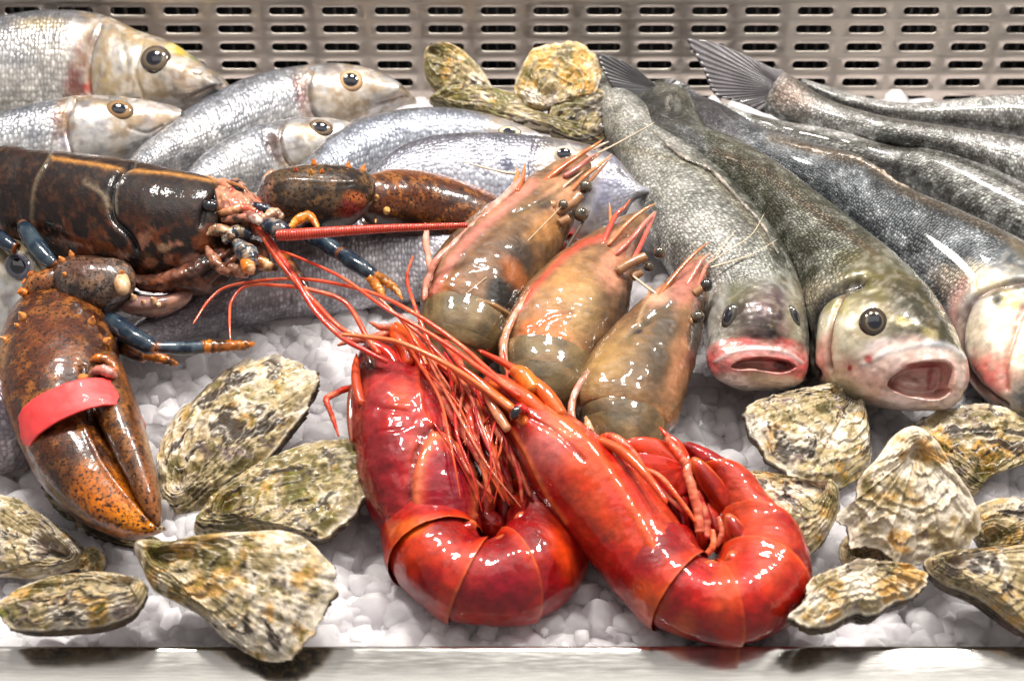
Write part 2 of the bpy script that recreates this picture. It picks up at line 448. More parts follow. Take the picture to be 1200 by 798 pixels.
def ice_mat(name, trl, rough):
    m, nt, b = new_mat(name); co = objco(nt)
    f = noise(nt, co, 45, 4, .6)
    c = ramp(nt, f, [(.3, (.955, .935, .95)), (.7, (.99, .98, .985))])
    nt.links.new(c, b.inputs['Base Color'])
    b.inputs['Roughness'].default_value = rough; b.inputs['IOR'].default_value = 1.31
    n1 = bump(nt, noise(nt, co, 130, 4, .6), .4, .0016); nt.links.new(n1, b.inputs['Normal'])
    tr = N(nt, 'ShaderNodeBsdfTranslucent'); nt.links.new(c, tr.inputs['Color']); nt.links.new(n1, tr.inputs['Normal'])
    gl = N(nt, 'ShaderNodeBsdfRefraction'); gl.inputs['IOR'].default_value = 1.15; gl.inputs['Roughness'].default_value = .25; nt.links.new(c, gl.inputs['Color'])
    m1 = N(nt, 'ShaderNodeMixShader'); m1.inputs[0].default_value = trl
    nt.links.new(b.outputs[0], m1.inputs[1]); nt.links.new(tr.outputs[0], m1.inputs[2])
    out = [n for n in nt.nodes if n.type == 'OUTPUT_MATERIAL'][0]
    if trl > .3:
        m2 = N(nt, 'ShaderNodeMixShader')
        k = ramp(nt, noise(nt, co, 60, 2, .5), [(.4, (.05,)*3), (.65, (.28,)*3)]); nt.links.new(k, m2.inputs[0])
        nt.links.new(m1.outputs[0], m2.inputs[1]); nt.links.new(gl.outputs[0], m2.inputs[2]); nt.links.new(m2.outputs[0], out.inputs[0])
    else: nt.links.new(m1.outputs[0], out.inputs[0])
    return m
M_icebed = ice_mat('packed_ice', .05, .3)
M_ice = ice_mat('crushed_ice', .62, .18)

def ice_shape(rng):
    """one chunk of ice: a chipped block with narrow worn edges"""
    import bmesh
    bm = bmesh.new(); dim = rng.uniform(.6, 1.05, 3); pts = []
    for sx in (-1, 1):
        for sy in (-1, 1):
            for sz in (-1, 1):
                c = np.array([sx, sy, sz])*dim*rng.uniform(.72, 1.05, 3)
                if rng.random() < .65:
                    for k in rng.permutation(3)[:2]:
                        d = c.copy(); d[k] *= rng.uniform(.35, .8); pts.append(d)
                else: pts.append(c)
    for p in pts: bm.verts.new(p)
    r = bmesh.ops.convex_hull(bm, input=bm.verts[:])
    for v in [v for v in bm.verts if not v.link_faces]: bm.verts.remove(v)
    bmesh.ops.dissolve_limit(bm, angle_limit=math.radians(14), verts=bm.verts[:], edges=bm.edges[:])
    bmesh.ops.triangulate(bm, faces=bm.faces[:])
    bmesh.ops.subdivide_edges(bm, edges=bm.edges[:], cuts=2, use_grid_fill=True)
    for _ in range(int(rng.integers(1, 4))): bmesh.ops.smooth_vert(bm, verts=bm.verts[:], factor=.5, use_axis_x=True, use_axis_y=True, use_axis_z=True)
    for v in bm.verts: v.co *= 1.12
    bmesh.ops.triangulate(bm, faces=bm.faces[:]); bm.verts.index_update()
    V = np.array([v.co[:] for v in bm.verts]); Fc = np.array([[v.index for v in f.verts] for f in bm.faces]); bm.free()
    V = V*(1+.035*fbm(V*1.6, 2, int(rng.integers(99)))[:, None])
    return V, Fc
rng = np.random.default_rng(4)
tpl = [ice_shape(rng) for _ in range(30)]
def ground_h(x, y):
    q = np.stack([np.asarray(x)*14, np.asarray(y)*14, 0*np.asarray(x)], -1)
    return .5*fbm(q, 3, 3)*CM
RIM_Y = P(600, 756, 1.6)[1]; BACK_Y = .345
pos = []
def layer(sp, z0, z1, r0, r1, prob=1.0, ymin=None, ymax=BACK_Y-.01):
    ys = np.arange((ymin or RIM_Y-.002), ymax, sp*CM*.9); xs = np.arange(-.52, .52, sp*CM)
    for i, y in enumerate(ys):
        half = .40+.33*(y-RIM_Y)
        for x in xs:
            if abs(x) > half or rng.random() > prob: continue
            xx = x+(i % 2)*sp*CM/2+rng.normal()*.0025; yy = y+rng.normal()*.0025
            pos.append((xx, max(yy, RIM_Y+.004), rng.uniform(z0, z1)*CM+float(ground_h(xx, yy)), rng.uniform(r0, r1)*CM))
layer(1.5, -.7, -.05, .85, 1.35)
layer(1.9, -.3, .4, .6, 1.1, .75)
layer(2.2, 0, .7, .3, .55, .5)
Vs, Fs = [], []; off = 0
for x, y, z, r in pos:
    q = rng.normal(size=4); q /= np.linalg.norm(q)
    a, b_, c, d = q
    R = np.array([[1-2*(c*c+d*d), 2*(b_*c-a*d), 2*(b_*d+a*c)], [2*(b_*c+a*d), 1-2*(b_*b_+d*d), 2*(c*d-a*b_)], [2*(b_*d-a*c), 2*(c*d+a*b_), 1-2*(b_*b_+c*c)]])
    T = tpl[int(rng.integers(len(tpl)))]
    Vs.append(T[0]@R.T*r*np.array([1, 1, .85])+np.array([x, y, z])); Fs.append(T[1]+off); off += len(T[0])
ice = link_mesh('crushed_ice', np.vstack(Vs), np.vstack(Fs), M_ice)
tag(ice, 'lilac white crushed ice nuggets filling the fish counter', kind='stuff')
gx = np.linspace(-.62, .62, 160); gy = np.linspace(RIM_Y+.002, BACK_Y, 120)
GX, GY = np.meshgrid(gx, gy); GZ = ground_h(GX, GY)-.0030+.004*fbm(np.stack([GX*90, GY*90, 0*GX], -1), 3, 9)
sheet = link_mesh('ice_bed', np.stack([GX, GY, GZ], -1).reshape(-1, 3), gridfaces(120, 160, False), M_icebed)
tag(sheet, 'packed ice under the loose nuggets', kind='structure')
tray = box('counter_tray', -.65, .65, RIM_Y-.12, BACK_Y+.12, -.06, -.035, M_tray)
tag(tray, 'steel tray that carries the ice', kind='structure')

# front steel ledge
rim = thing('front_ledge', 'polished steel ledge along the front of the ice bed', 'steel ledge', (0, float(RIM_Y), .016))
SL = math.tan(math.radians(21))
Vr = []
for x in (-.65, .65):
    for (dy, dz) in ((0, 0), (-.004, 0), (-.115, -.111*SL), (-.118, -.111*SL-.003), (-.118, -.075), (-.108, -.075), (-.108, -.111*SL-.010), (0, -.010)):
        Vr.append((x, RIM_Y+dy, .016+dz))
Fr = [[i, (i+1) % 8, 8+(i+1) % 8, 8+i] for i in range(8)]
lo_ = link_mesh('ledge_sheet', np.array(Vr), np.array(Fr), M_rim, rim, smooth=False)
md = lo_.modifiers.new('bevel', 'BEVEL'); md.width = .0012; md.segments = 3

# perforated back panel (leans away from the customer side)
Dn = nz(np.array([0, -562.0, -3314.0]))                     # down the panel
PO = np.array([0, BACK_Y-.015, 0.0]); PN = nz(np.cross(RGT, Dn)); PN = PN if PN[1] < 0 else -PN
def pv(py):
    q = onplane(600.0, py, PO, PN); return float((q-PO)@(-Dn))
def pu(px, py):
    return float(onplane(px, py, PO, PN)[0])
v14, v97 = pv(13.5), pv(97.0); pitch_v = (v14-v97)/4
pitch_u = (pu(1017, 14)-pu(211, 14))/13; u0_ = pu(584, 14)
slot_l = pu(605, 14)-pu(563, 14); slot_h = pv(9.3)-pv(18.6)
panel = thing('perforated_panel', 'perforated stainless steel panel with rows of oblong slots behind the fish', 'steel panel', (0, float(PO[1]), 0))
def pw(u, v, dz=0): return PO+RGT*u-Dn*v+PN*dz
hole = []
nh = 28; rr_ = slot_h/2; hl = slot_l/2-rr_
for k in range(nh):
    a = 2*math.pi*(k+.5)/nh; cx_ = hl if math.cos(a) > 0 else -hl
    hole.append((cx_+rr_*math.cos(a), rr_*math.sin(a)))
hole = np.array(hole)
def to_rect(p, W, H):
    s = 1/max(abs(p[0])/W, abs(p[1])/H); return (p[0]*s, p[1]*s)
# corner aware outline: hit the rectangle from the centre, then snap the nearest points to the corners
rect = np.array([to_rect((h_[0]*1.0, h_[1]*2.2), pitch_u/2, pitch_v/2) for h_ in hole])
for cxs in (-1, 1):
    for cys in (-1, 1):
        k = np.argmin(np.hypot(rect[:, 0]-cxs*pitch_u/2, (rect[:, 1]-cys*pitch_v/2)*3)); rect[k] = (cxs*pitch_u/2, cys*pitch_v/2)
PV, PF = [], []; o_ = 0
t_ = .0016
for i in range(-13, 14):
    for j in range(-9, 6):
        cu = u0_+i*pitch_u; cv = v14+j*pitch_v
        if cv < -.03: continue
        f1 = [pw(cu+a, cv+b) for a, b in rect]
        f2 = [pw(cu+a*1.025, cv+b*1.07) for a, b in hole]
        f3 = [pw(cu+a, cv+b, -.0004) for a, b in hole]
        f4 = [pw(cu+a, cv+b, -t_) for a, b in hole]
        PV += f1+f2+f3+f4
        for r_ in range(3):
            for k in range(nh):
                k2 = (k+1) % nh
                PF.append([o_+r_*nh+k, o_+r_*nh+k2, o_+(r_+1)*nh+k2, o_+(r_+1)*nh+k])
        o_ += 4*nh
plate = link_mesh('slotted_plate', np.array(PV), np.array(PF), M_panel, panel, smooth=False)
bk = []; 
b1 = [pw(-.7, -.04, -.035), pw(.7, -.04, -.035), pw(.7, .32, -.035), pw(-.7, .32, -.035)]
link_mesh('backing', np.array(b1+[p-PN*.003 for p in b1]), np.array([[0, 1, 2, 3], [7, 6, 5, 4], [0, 4, 5, 1], [1, 5, 6, 2], [2, 6, 7, 3], [3, 7, 4, 0]]), M_dark, panel, smooth=False)  # near-black sheet: its colour stands for the unlit space behind the slots
FV, FF = [], []; o_ = 0
for k in range(-60, 61):
    u = k*.0115+.002*math.sin(k*1.7); wd = .0011
    q = [pw(u-wd, -.03, -.028), pw(u+wd, -.03, -.028), pw(u+wd, .3, -.028), pw(u-wd, .3, -.028)]
    q += [p-PN*.004 for p in q]; FV += q
    for f in ([0, 1, 2, 3], [0, 4, 5, 1], [1, 5, 6, 2], [2, 6, 7, 3], [3, 7, 4, 0]): FF.append([o_+i for i in f])
    o_ += 8
tag(link_mesh('cooling_fin', np.array(FV), np.array(FF), M_fin, panel, smooth=False), kind='stuff')
# ---------------------------------------------------------------- fish
def fish_eye(f, bv, px, py, rx, ry, ang, parent_t, h_out=.12, iris=(.55, .45, .3), pupil=.55, ring=(.08, .07, .06)):
    p, n = hit(bv, px, py); dep = (p-CAM)@FWD; k = dep/F_PX/CM
    n = nz(n*.55+TOCAM*.45)
    a = math.radians(ang); x = nz(RGT*math.cos(a)-UPV*math.sin(a)); x = nz(x-n*(x@n)); y = np.cross(n, x)
    M = np.stack([x, y, n], 0); r = ry*k
    e = blob(p-n*r*CM*.18, r, stretch=(rx/ry, 1, .55), M=M, n=28)
    d = np.hypot(((e.V-p)@x)/(rx*k*CM), ((e.V-p)@y)/(ry*k*CM))
    ic = np.array(iris)
    e.C = mixc(np.tile(ic, (len(e.V), 1)), np.array(ring), sst(.72, .92, d))
    e.C = mixc(e.C, np.array((.62, .52, .3)), np.exp(-((d-pupil-.04)/.03)**2)*.22)
    e.C = mixc(e.C, np.array((.004, .005, .012)), 1-sst(pupil-.06, pupil, d))
    return e.build('eye', M_fisheye, parent_t)
M_fisheye = wet('fish_eye', .1, 1.0, .02, 0, bumps=((300, .03, .0002),), var=.1)

def build_fish(b, mat, parent, smooth=None, name='body'):
    o = b.build(name, mat, parent)
    a = o.data.attributes.new('smooth', 'FLOAT', 'POINT')
    s = np.zeros(len(b.V)) if smooth is None else np.clip(smooth, 0, 1)
    a.data.foreach_set('value', s.astype(np.float32)); return o
def flank(b, back, mid, belly, e1=.25, e2=.65, nz_=.08, spots=.3):
    """colour from the back (L edge) to the belly (R edge)"""
    v = (1-np.cos(b.th))/2            # 0 at R, 1 at L
    v = np.clip(1-v+nz_*fbm(b.V/CM*.7, 4, 2), 0, 1)
    c = mixc(np.tile(np.asarray(back, float), (len(b.V), 1)), mid, sst(0, e1, v))
    b.C = mixc(c, belly, sst(e2-.25, e2+.2, v)); return b
def loc_of(st, k=None):
    k = len(st)//2 if k is None else k; s = st[k]; p = P((s[0]+s[2])/2, (s[1]+s[3])/2, s[4]); return (float(p[0]), float(p[1]), 0.0)

SIL = (.47, .465, .48); SILW = (.66, .63, .60); GREYB = (.13, .135, .155)
def bream(st, label, eye=None, tilt=.15, b=2.3, h=4.5, back=GREYB, mid=SIL, belly=SILW, mods=None, seed=0, m=240, head_at=None, eyekw={}):
    st = [tuple(s)+((h, b) if len(s) == 4 else ()) for s in st]
    t = thing('sea_bream', label, 'fish', loc_of(st), 'sea bream laid on the ice')
    f = body(st, m, 110, tilt, cap0=.02, cap1=.04, power=2.1, bback=.7)
    flank(f, back, mid, belly)
    f.mottle(np.array(back)*.8, .35, .8, .05, .3, seed=seed)
    for kx in range(9):   # faint lengthwise lines of the scale rows
        pass
    f.line_rows = None
    f.C = f.C*(1+.07*np.sin(f.th*34)*(f.front > 0))[:, None]
    sm = np.zeros(len(f.V))
    if mods: sm = mods(f)
    hd = np.clip(sm, 0, 1) if mods else sm
    f.mottle((.20, .15, .12), .6, 1.3, .12, .2, seed=seed+50, where=hd); f.mottle((.48, .33, .16), .5, .8, .1, .25, seed=seed+52, where=hd); f.mottle((.70, .66, .62), .5, 1.6, .15, .2, seed=seed+54, where=hd)
    f.mottle((.25, .27, .33), .35, .45, .0, .3, seed=seed+55, where=1-hd); f.rough(.05, 1.3, 3, seed); f.refresh()
    o = build_fish(f, M_bream, t, sm)
    if eye is not None: fish_eye(f, f.bvh(), *eye, t, **eyekw)
    return t, f, o
OCH = (.62, .42, .12); BLOOD = (.20, .05, .035); YEL = (.85, .68, .02)
def m_b1(f):
    f.emboss(92, 90, 20, 62, 8, -.35, .8); f.emboss(130, 95, 28, 50, 0, .28, .9); f.emboss(180, 70, 34, 28, 0, .25, .8)
    f.paint(95, 62, 10, 34, 14, (.30, .12, .06), .7, .6, .6, 2); f.paint(90, 98, 17, 26, 5, BLOOD, .85, .5, .5, 2.5)
    f.paint(102, 100, 5, 12, 10, (.7, .12, .08), .8, .5, .4, 2)
    f.paint(128, 95, 12, 30, -18, OCH, .5, .7, .6, 1.5); f.paint(160, 45, 32, 14, 12, OCH, .45, .7, .5, 1.6)
    f.paint(208, 60, 15, 8, 14, YEL, 1, .3, .25, 1.2); f.paint(228, 66, 9, 6, 30, (.35, .4, .1), .7, .4, .3)
    f.paint(215, 92, 22, 14, 20, (.75, .5, .3), .5, .7, .5, 1.4); f.paint(45, 28, 40, 8, 0, OCH, .35, .8, .5, 1)
    f.paint(178, 75, 26, 25, 0, (.45, .40, .30), .5, .6, .3)
    f.line([(0, 72), (50, 76), (95, 70)], 1.5, (.4, .36, .32), .5)
    f.line([(215, 118), (245, 104), (262, 100)], 1.8, (.25, .16, .12), .8, -.12)
    f.line([(140, 40), (150, 80), (145, 125)], 2.2, (.5, .4, .25), .5, -.1)
    f.line([(118, 32), (106, 60), (103, 95), (112, 125), (132, 146)], 2.4, (.14, .08, .06), .7, -.28); f.line([(168, 52), (160, 85), (168, 115)], 2, (.4, .3, .2), .5, -.14); f.line([(226, 84), (234, 86)], 2, (.05, .04, .04), .8, -.1)
    return sst(60, 105, f.px[:, 0])
bream([(-120,40,-120,130),(-60,28,-60,140),(0,20,-5,150),(60,13,60,154),(120,18,115,152),(165,38,155,145),(207,55,195,136),(236,73,226,130),(257,88,250,124),(267,100,264,118),(270,107,269,113)],
      'large gilt-head bream with yellow brow mark, topmost in back left corner', (182, 70, 19, 18, 15), mods=m_b1, h=6.5, b=2.6, mid=(.50, .47, .44), belly=(.64, .60, .55), eyekw=dict(iris=(.10, .07, .045), pupil=.55, ring=(.025, .018, .014)))
def m_b2(f):
    f.emboss(70, 155, 12, 34, 8, -.3, .8); f.emboss(110, 155, 30, 34, 0, .22, .9)
    f.paint(70, 140, 10, 26, 4, (.16, .07, .06), .85, .5, .6, 2.5); f.paint(76, 165, 6, 14, 0, (.3, .25, .45), .5, .6, .5, 2)
    f.paint(135, 130, 24, 15, 10, (.42, .36, .27), .6, .6, .3); f.paint(180, 135, 24, 14, 20, (.72, .50, .38), .5, .7, .4)
    f.line([(150, 150), (172, 156), (190, 148)], 1.6, (.2, .14, .12), .6, -.1)
    f.line([(88, 118), (78, 140), (80, 165), (92, 195)], 2.2, (.14, .08, .07), .7, -.25)
    return sst(55, 85, f.px[:, 0])
bream([(-120,165,-110,225),(-50,145,-50,222),(0,132,0,216),(60,118,55,212),(100,113,95,205),(140,114,135,194),(175,119,168,180),(200,124,190,166),(213,131,208,152),(216,138,214,145)],
      'small bream with amber eye, between gilt-head bream and lobster shell', (140, 129, 17, 13, 12), mods=m_b2, h=6, b=2.0, eyekw=dict(iris=(.26, .14, .06), pupil=.55, ring=(.12, .09, .05)))
def m_b3(f):
    f.emboss(358, 118, 10, 40, -12, -.3, .8); f.emboss(390, 110, 26, 32, 0, .2, .9)
    f.paint(355, 115, 9, 30, -14, (.22, .08, .06), .8, .6, .6, 2.5); f.paint(410, 94, 22, 15, 10, (.7, .5, .33), .6, .6, .3); f.paint(450, 105, 24, 18, 25, (.42, .38, .34), .5, .7, .4)
    f.line([(440, 122), (462, 116), (478, 112)], 1.6, (.2, .16, .14), .7, -.1)
    f.line([(366, 82), (360, 105), (366, 130), (378, 148)], 2.2, (.14, .08, .07), .7, -.25)
    return sst(340, 372, f.px[:, 0])
bream([(110,240,125,252),(150,187,172,220),(190,150,215,205),(240,115,262,195),(290,92,305,178),(340,80,348,165),(390,76,394,155),(430,81,428,142),(458,92,454,132),(475,104,473,122),(482,113,481,117)],
      'long bream arching behind the others with head tucked left of the back oysters', (411, 95, 15, 14, 5), mods=m_b3, h=5, b=2.2, eyekw=dict(iris=(.55, .34, .18), pupil=.62, ring=(.3, .2, .12)))
def m_b4(f):
    f.emboss(322, 178, 9, 26, -25, -.3, .8); f.emboss(350, 165, 22, 24, 0, .2, .9)
    f.paint(322, 172, 10, 26, -28, (.13, .07, .06), .9, .5, .6, 2.5); f.paint(376, 150, 20, 14, 10, (.5, .4, .3), .55, .6, .3); f.paint(345, 152, 12, 8, 0, (.6, .5, .25), .4, .6, .4)
    f.line([(334, 142), (328, 160), (334, 185), (345, 200)], 2, (.12, .07, .06), .7, -.22)
    return sst(308, 335, f.px[:, 0])
bream([(205,222,215,232),(228,190,250,235),(262,165,280,228),(300,148,312,222),(340,140,345,212),(376,139,378,198),(402,143,400,182),(418,151,417,168),(424,158,424,161)],
      'small bream with dark gill stain, in front of the long arching bream', (376, 150, 15, 11, 8), mods=m_b4, h=5, b=1.9, eyekw=dict(iris=(.16, .10, .06), pupil=.6, ring=(.05, .035, .025)))
def m_b5(f):
    f.paint(590, 152, 26, 12, 10, (.35, .32, .28), .6, .6, .4); return sst(545, 590, f.px[:, 0])
bream([(320,235,330,250),(345,200,365,240),(380,165,395,232),(420,142,432,222),(470,129,478,215),(520,127,525,208),(570,134,570,200),(605,146,600,190),(630,158,626,178),(640,166,640,170)],
      'pale bream with snout under the mossy back oysters', (597, 155, 15, 8, 10), mods=m_b5, h=5, b=2.0, mid=(.42, .44, .50), belly=(.56, .56, .60))
def m_b6(f):
    f.emboss(640, 215, 16, 60, 4, -.25, .8)
    f.paint(594, 192, 7, 10, -25, (.08, .08, .13), .9, .4, .4, 2); f.line([(575, 212), (590, 222), (600, 230)], 2, (.22, .22, .28), .6)
    f.paint(655, 172, 26, 14, 12, (.24, .22, .2), .7, .6, .4); f.paint(715, 225, 20, 45, 0, (.42, .42, .58), .7, .7, .4, 1.6); f.paint(640, 195, 14, 20, 0, (.8, .62, .48), .5, .7, .5)
    f.line([(628, 165), (622, 195), (630, 235), (650, 275)], 2.4, (.22, .2, .24), .7, -.25); f.line([(712, 205), (725, 200), (735, 206)], 2, (.1, .08, .1), .7, -.1)
    return sst(630, 668, f.px[:, 0])*(1-sst(690, 715, f.px[:, 0])*.6)
bream([(400,240,410,266),(430,205,440,280),(462,176,475,296),(500,161,510,306),(550,156,555,310),(600,157,605,310),(650,162,655,306),(695,172,695,298),(722,188,718,275),(736,212,733,245),(738,224,738,230)],
      'bright silver bream lying behind the largest raw prawn', (661, 181, 14, 11, 5), mods=m_b6, h=5.5, b=2.2, mid=(.50, .50, .56), belly=(.64, .63, .67), back=(.12, .11, .13), eyekw=dict(iris=(.4, .33, .25), pupil=.62, ring=(.75, .7, .6)))
def m_b7(f):
    f.paint(22, 312, 34, 26, 25, (.20, .21, .13), .8, .6, .4); f.emboss(22, 312, 24, 20, 0, .12, .8); return np.ones(len(f.V))
bream([(-150,330,-140,430),(-60,290,-50,445),(0,276,0,440),(32,284,30,420),(58,305,54,380),(72,330,71,345)],
      'bream peeping out beside the lobster shoulder with violet-black eye', (22, 313, 19, 17, 50), mods=m_b7, h=4, b=2.2, eyekw=dict(iris=(.10, .10, .15), pupil=.55, ring=(.32, .28, .25)))
bream([(-120,430,-110,560),(-40,424,-30,562),(5,432,5,556),(28,455,26,545),(42,485,41,520),(46,500,46,505)],
      'dusky purple bream flank showing left of the banded claw', None, h=3.2, b=2.0, back=(.16, .11, .12), mid=(.25, .18, .2), belly=(.45, .38, .38))
def m_b9(f):
    f.paint(300, 370, 90, 20, 0, (.10, .085, .10), .7, .7, .4, 1); f.paint(215, 370, 60, 40, 0, (.10, .08, .09), .6, .7, .3)
    f.line([(125, 402), (175, 440)], 2, (.1, .1, .12), .8); f.line([(130, 392), (185, 430)], 1.5, (.1, .1, .12), .6)
    return np.zeros(len(f.V))
bream([(150,392,160,412),(165,378,185,408),(210,340,224,396),(262,298,276,384),(330,262,334,374),(400,245,404,366),(465,245,469,354),(520,258,522,350),(560,285,558,322),(572,300,571,304)],
      'grey-violet bream lying under the lobster head and feelers', None, h=3.4, b=2.0, back=(.16, .14, .15), mid=(.50, .46, .49), belly=(.78, .76, .80), mods=m_b9, tilt=.3)

# ---- sea bass
HEADN = 1
DKB = (.035, .04, .030); OLV = (.13, .13, .07); OLVL = (.30, .30, .20)
PINK = (.80, .30, .26); ROSE = (.78, .10, .10); PALEP = (.82, .60, .52); CREAM = (.72, .64, .48)
def bass(st, label, pre, eye=None, m=260, n=130, tilt=0., mods=None, eyekw={}, cap1=.03, build=True):
    t = thing('sea_bass', label, 'fish', loc_of(st), 'sea bass laid side by side')
    f = body(st, m, n, tilt, cap0=.02, cap1=cap1, power=2.15, bback=.9)
    pre(f)
    sm = mods(f) if mods else np.zeros(len(f.V))
    hd = np.clip(sm, 0, 1)
    f.mottle((.12, .09, .07), .3, 2.6, .15, .2, seed=70, where=hd); f.mottle((.70, .64, .58), .2, 2.9, .18, .18, seed=72, where=hd); f.mottle((.28, .22, .10), .22, 1.1, .12, .22, seed=74, where=hd)
    f.refresh(); f.V = f.V+f.N*((fbm(f.V/CM*1.1, 4, 9)*.10*hd+fbm(f.V/CM*4, 3, 9)*.03*hd)*CM)[:, None]; f.refresh()
    o = build_fish(f, M_bass, t, sm)
    return t, f, o
def pre_far(f):
    flank(f, (.05, .055, .045), (.23, .22, .205), (.64, .62, .61), .2, .62, .14)
    f.mottle((.66, .68, .64), .55, 1.4, .1, .25, seed=3, stretch=(1, 1.6, 1)); f.mottle((.05, .05, .04), .4, .9, .05, .3, seed=8)
# far bass (right end, top)
bass([(938,108,944,97,4,2),(985,132,990,108,4,2.2),(1005,137,1008,114,4,2.2),(1060,150,1060,122,4,2.5),(1120,158,1120,117,4,2.5),(1180,167,1180,112,4,2.5),(1260,180,1260,116,4,2.4),(1320,170,1320,130,4,2)],
     'furthest sea bass, dark green strip against the steel panel', pre_far, m=200, n=80)
def pre_tail(f):
    pre_far(f); f.paint(930, 108, 30, 24, 30, (.42, .30, .24), .7, .7, .5, 1.5); f.line([(925, 92), (970, 117), (1030, 138), (1090, 147), (1150, 154), (1210, 165)], 5, (.07, .065, .05), .8)
t, f, o = bass([(893,128,918,84,5.5,.5),(912,140,932,92,5.5,1.2),(955,160,970,117,5,2.0),(1010,174,1030,138,5,2.5),(1080,186,1090,147,5,2.8),(1150,206,1150,154,5,2.9),(1200,232,1205,163,5,2.9),(1290,262,1290,190,5,2.6),(1350,262,1350,225,5,2)],
     'sea bass whose raised tail fin stands against the slotted panel', pre_tail, m=220, n=90)
M_fin_dark = wet('dark_fin', .35, .7, .08, 0, bumps=((200, .3, .0006),), var=.35, varscale=200)
def tailfin(parent, outline, h, root, c0, c1, tilt=.1, label=None, nray=26, bulge=.1):
    l = lamella(outline, h, tilt, .14, bulge, c0, root=root, nr=26, na=220)
    ang = l.th; l.V = l.V+nz(TOCAM)[None]*((np.sin(ang*nray*4)*.05*np.minimum(l.u*2, 1))*CM)[:, None]
    st_ = sst(-.2, .5, np.sin(ang*nray*4+.6)+.6*fbm(l.V/CM*1.2, 3, 4))
    l.C = mixc(l.C, np.array(c1), st_*.8*sst(.1, .4, l.u))
    l.refresh(); o = l.build('tail_fin', M_fin_dark, parent); return o
tailfin(t, [(918,84),(905,80),(880,68),(855,57),(832,49),(806,46),(812,60),(822,78),(829,95),(834,107),(845,115),(870,122),(900,134),(915,128),(924,108)], 6.0, (922, 108), (.022, .016, .018), (.22, .20, .22))
def pre_s4(f):
    pre_far(f); f.line([(883,137),(960,160),(1017,170),(1083,178),(1140,195),(1200,224)], 5, (.06, .055, .04), .9)
bass([(835,140,845,120,4.5,1),(880,160,890,137,4.5,1.5),(925,180,950,150,4,2),(975,198,1017,168,4,2.4),(1035,215,1083,177,3.5,2.7),(1088,240,1145,196,3.2,2.8),(1128,262,1200,223,3,2.8),(1200,292,1262,262,3,2.6),(1265,320,1310,300,3,2)],
     'green-flecked sea bass with ice below its belly at right edge', pre_s4, m=220, n=90)
def pre_s3(f):
    flank(f, (.6, .6, .6), (.12, .13, .14), (.05, .055, .055), .15, .6, .1)
    # here L edge is the lower flank, R edge the back
    f.C = np.tile(np.array((.10, .11, .12)), (len(f.V), 1))
    f.mottle((.42, .44, .46), .6, .9, .08, .3, seed=5, stretch=(1, 1.5, 1)); f.mottle((.03, .03, .035), .5, .7, .1, .3, seed=11)
    f.line([(905,162),(960,177),(1013,190),(1067,226),(1133,253),(1200,290)], 7, (.16, .12, .08), .8, nz_=.5)
    f.paint(830, 130, 40, 24, 30, (.05, .04, .045), .8, .7, .4); f.paint(850, 165, 36, 22, 30, (.30, .29, .30), .5, .7, .5)
    f.paint(1150, 330, 40, 18, 10, (.66, .55, .38), .8, .7, .6, 1.2); f.paint(1120, 345, 40, 16, 50, (.45, .36, .3), .7, .7, .5)
    f.paint(1165, 410, 52, 66, 20, (.78, .66, .52), 1, .3, .15); f.paint(1158, 440, 30, 26, 30, ROSE, .75, .8, .6, 1.5); f.paint(1180, 355, 16, 12, 0, (.5, .4, .08), .8, .6, .4)
    f.paint(1168, 352, 8, 12, 0, (.02, .02, .02), .9, .5, .3)
    f.line([(1205, 330), (1165, 338), (1138, 355), (1127, 385), (1130, 420), (1148, 450), (1180, 475)], 3.2, (.10, .05, .05), .85, -.25)
    f.line([(1130, 330), (1118, 360), (1117, 400), (1126, 430)], 7, (.75, .40, .36), .6)
    f.line([(1200, 360), (1188, 395), (1178, 430), (1180, 455)], 3.5, (.55, .12, .10), .8, -.2)
def m_s3(f): return sst(0, 25, (f.px[:, 0]-1118)*.8+(f.px[:, 1]-335)*.7)
t_s3, f3, o = bass([(775,140,800,108,5,.6),(800,165,843,122,5,1.4),(840,192,900,157,5,2.2),(900,222,960,176,5,2.8),(960,262,1013,188,5,3.2),(1010,305,1068,224,5,3.5),(1062,355,1132,252,5,3.8),(1098,390,1200,288,5,3.9),(1118,412,1255,335,5,3.6),(1135,440,1285,395,4.5,3.2),(1165,470,1290,450,4,2.6),(1205,490,1270,482,4,1.5)],
     'dark blue-grey sea bass at right edge with rosy gill cover', pre_s3, mods=m_s3, m=300)
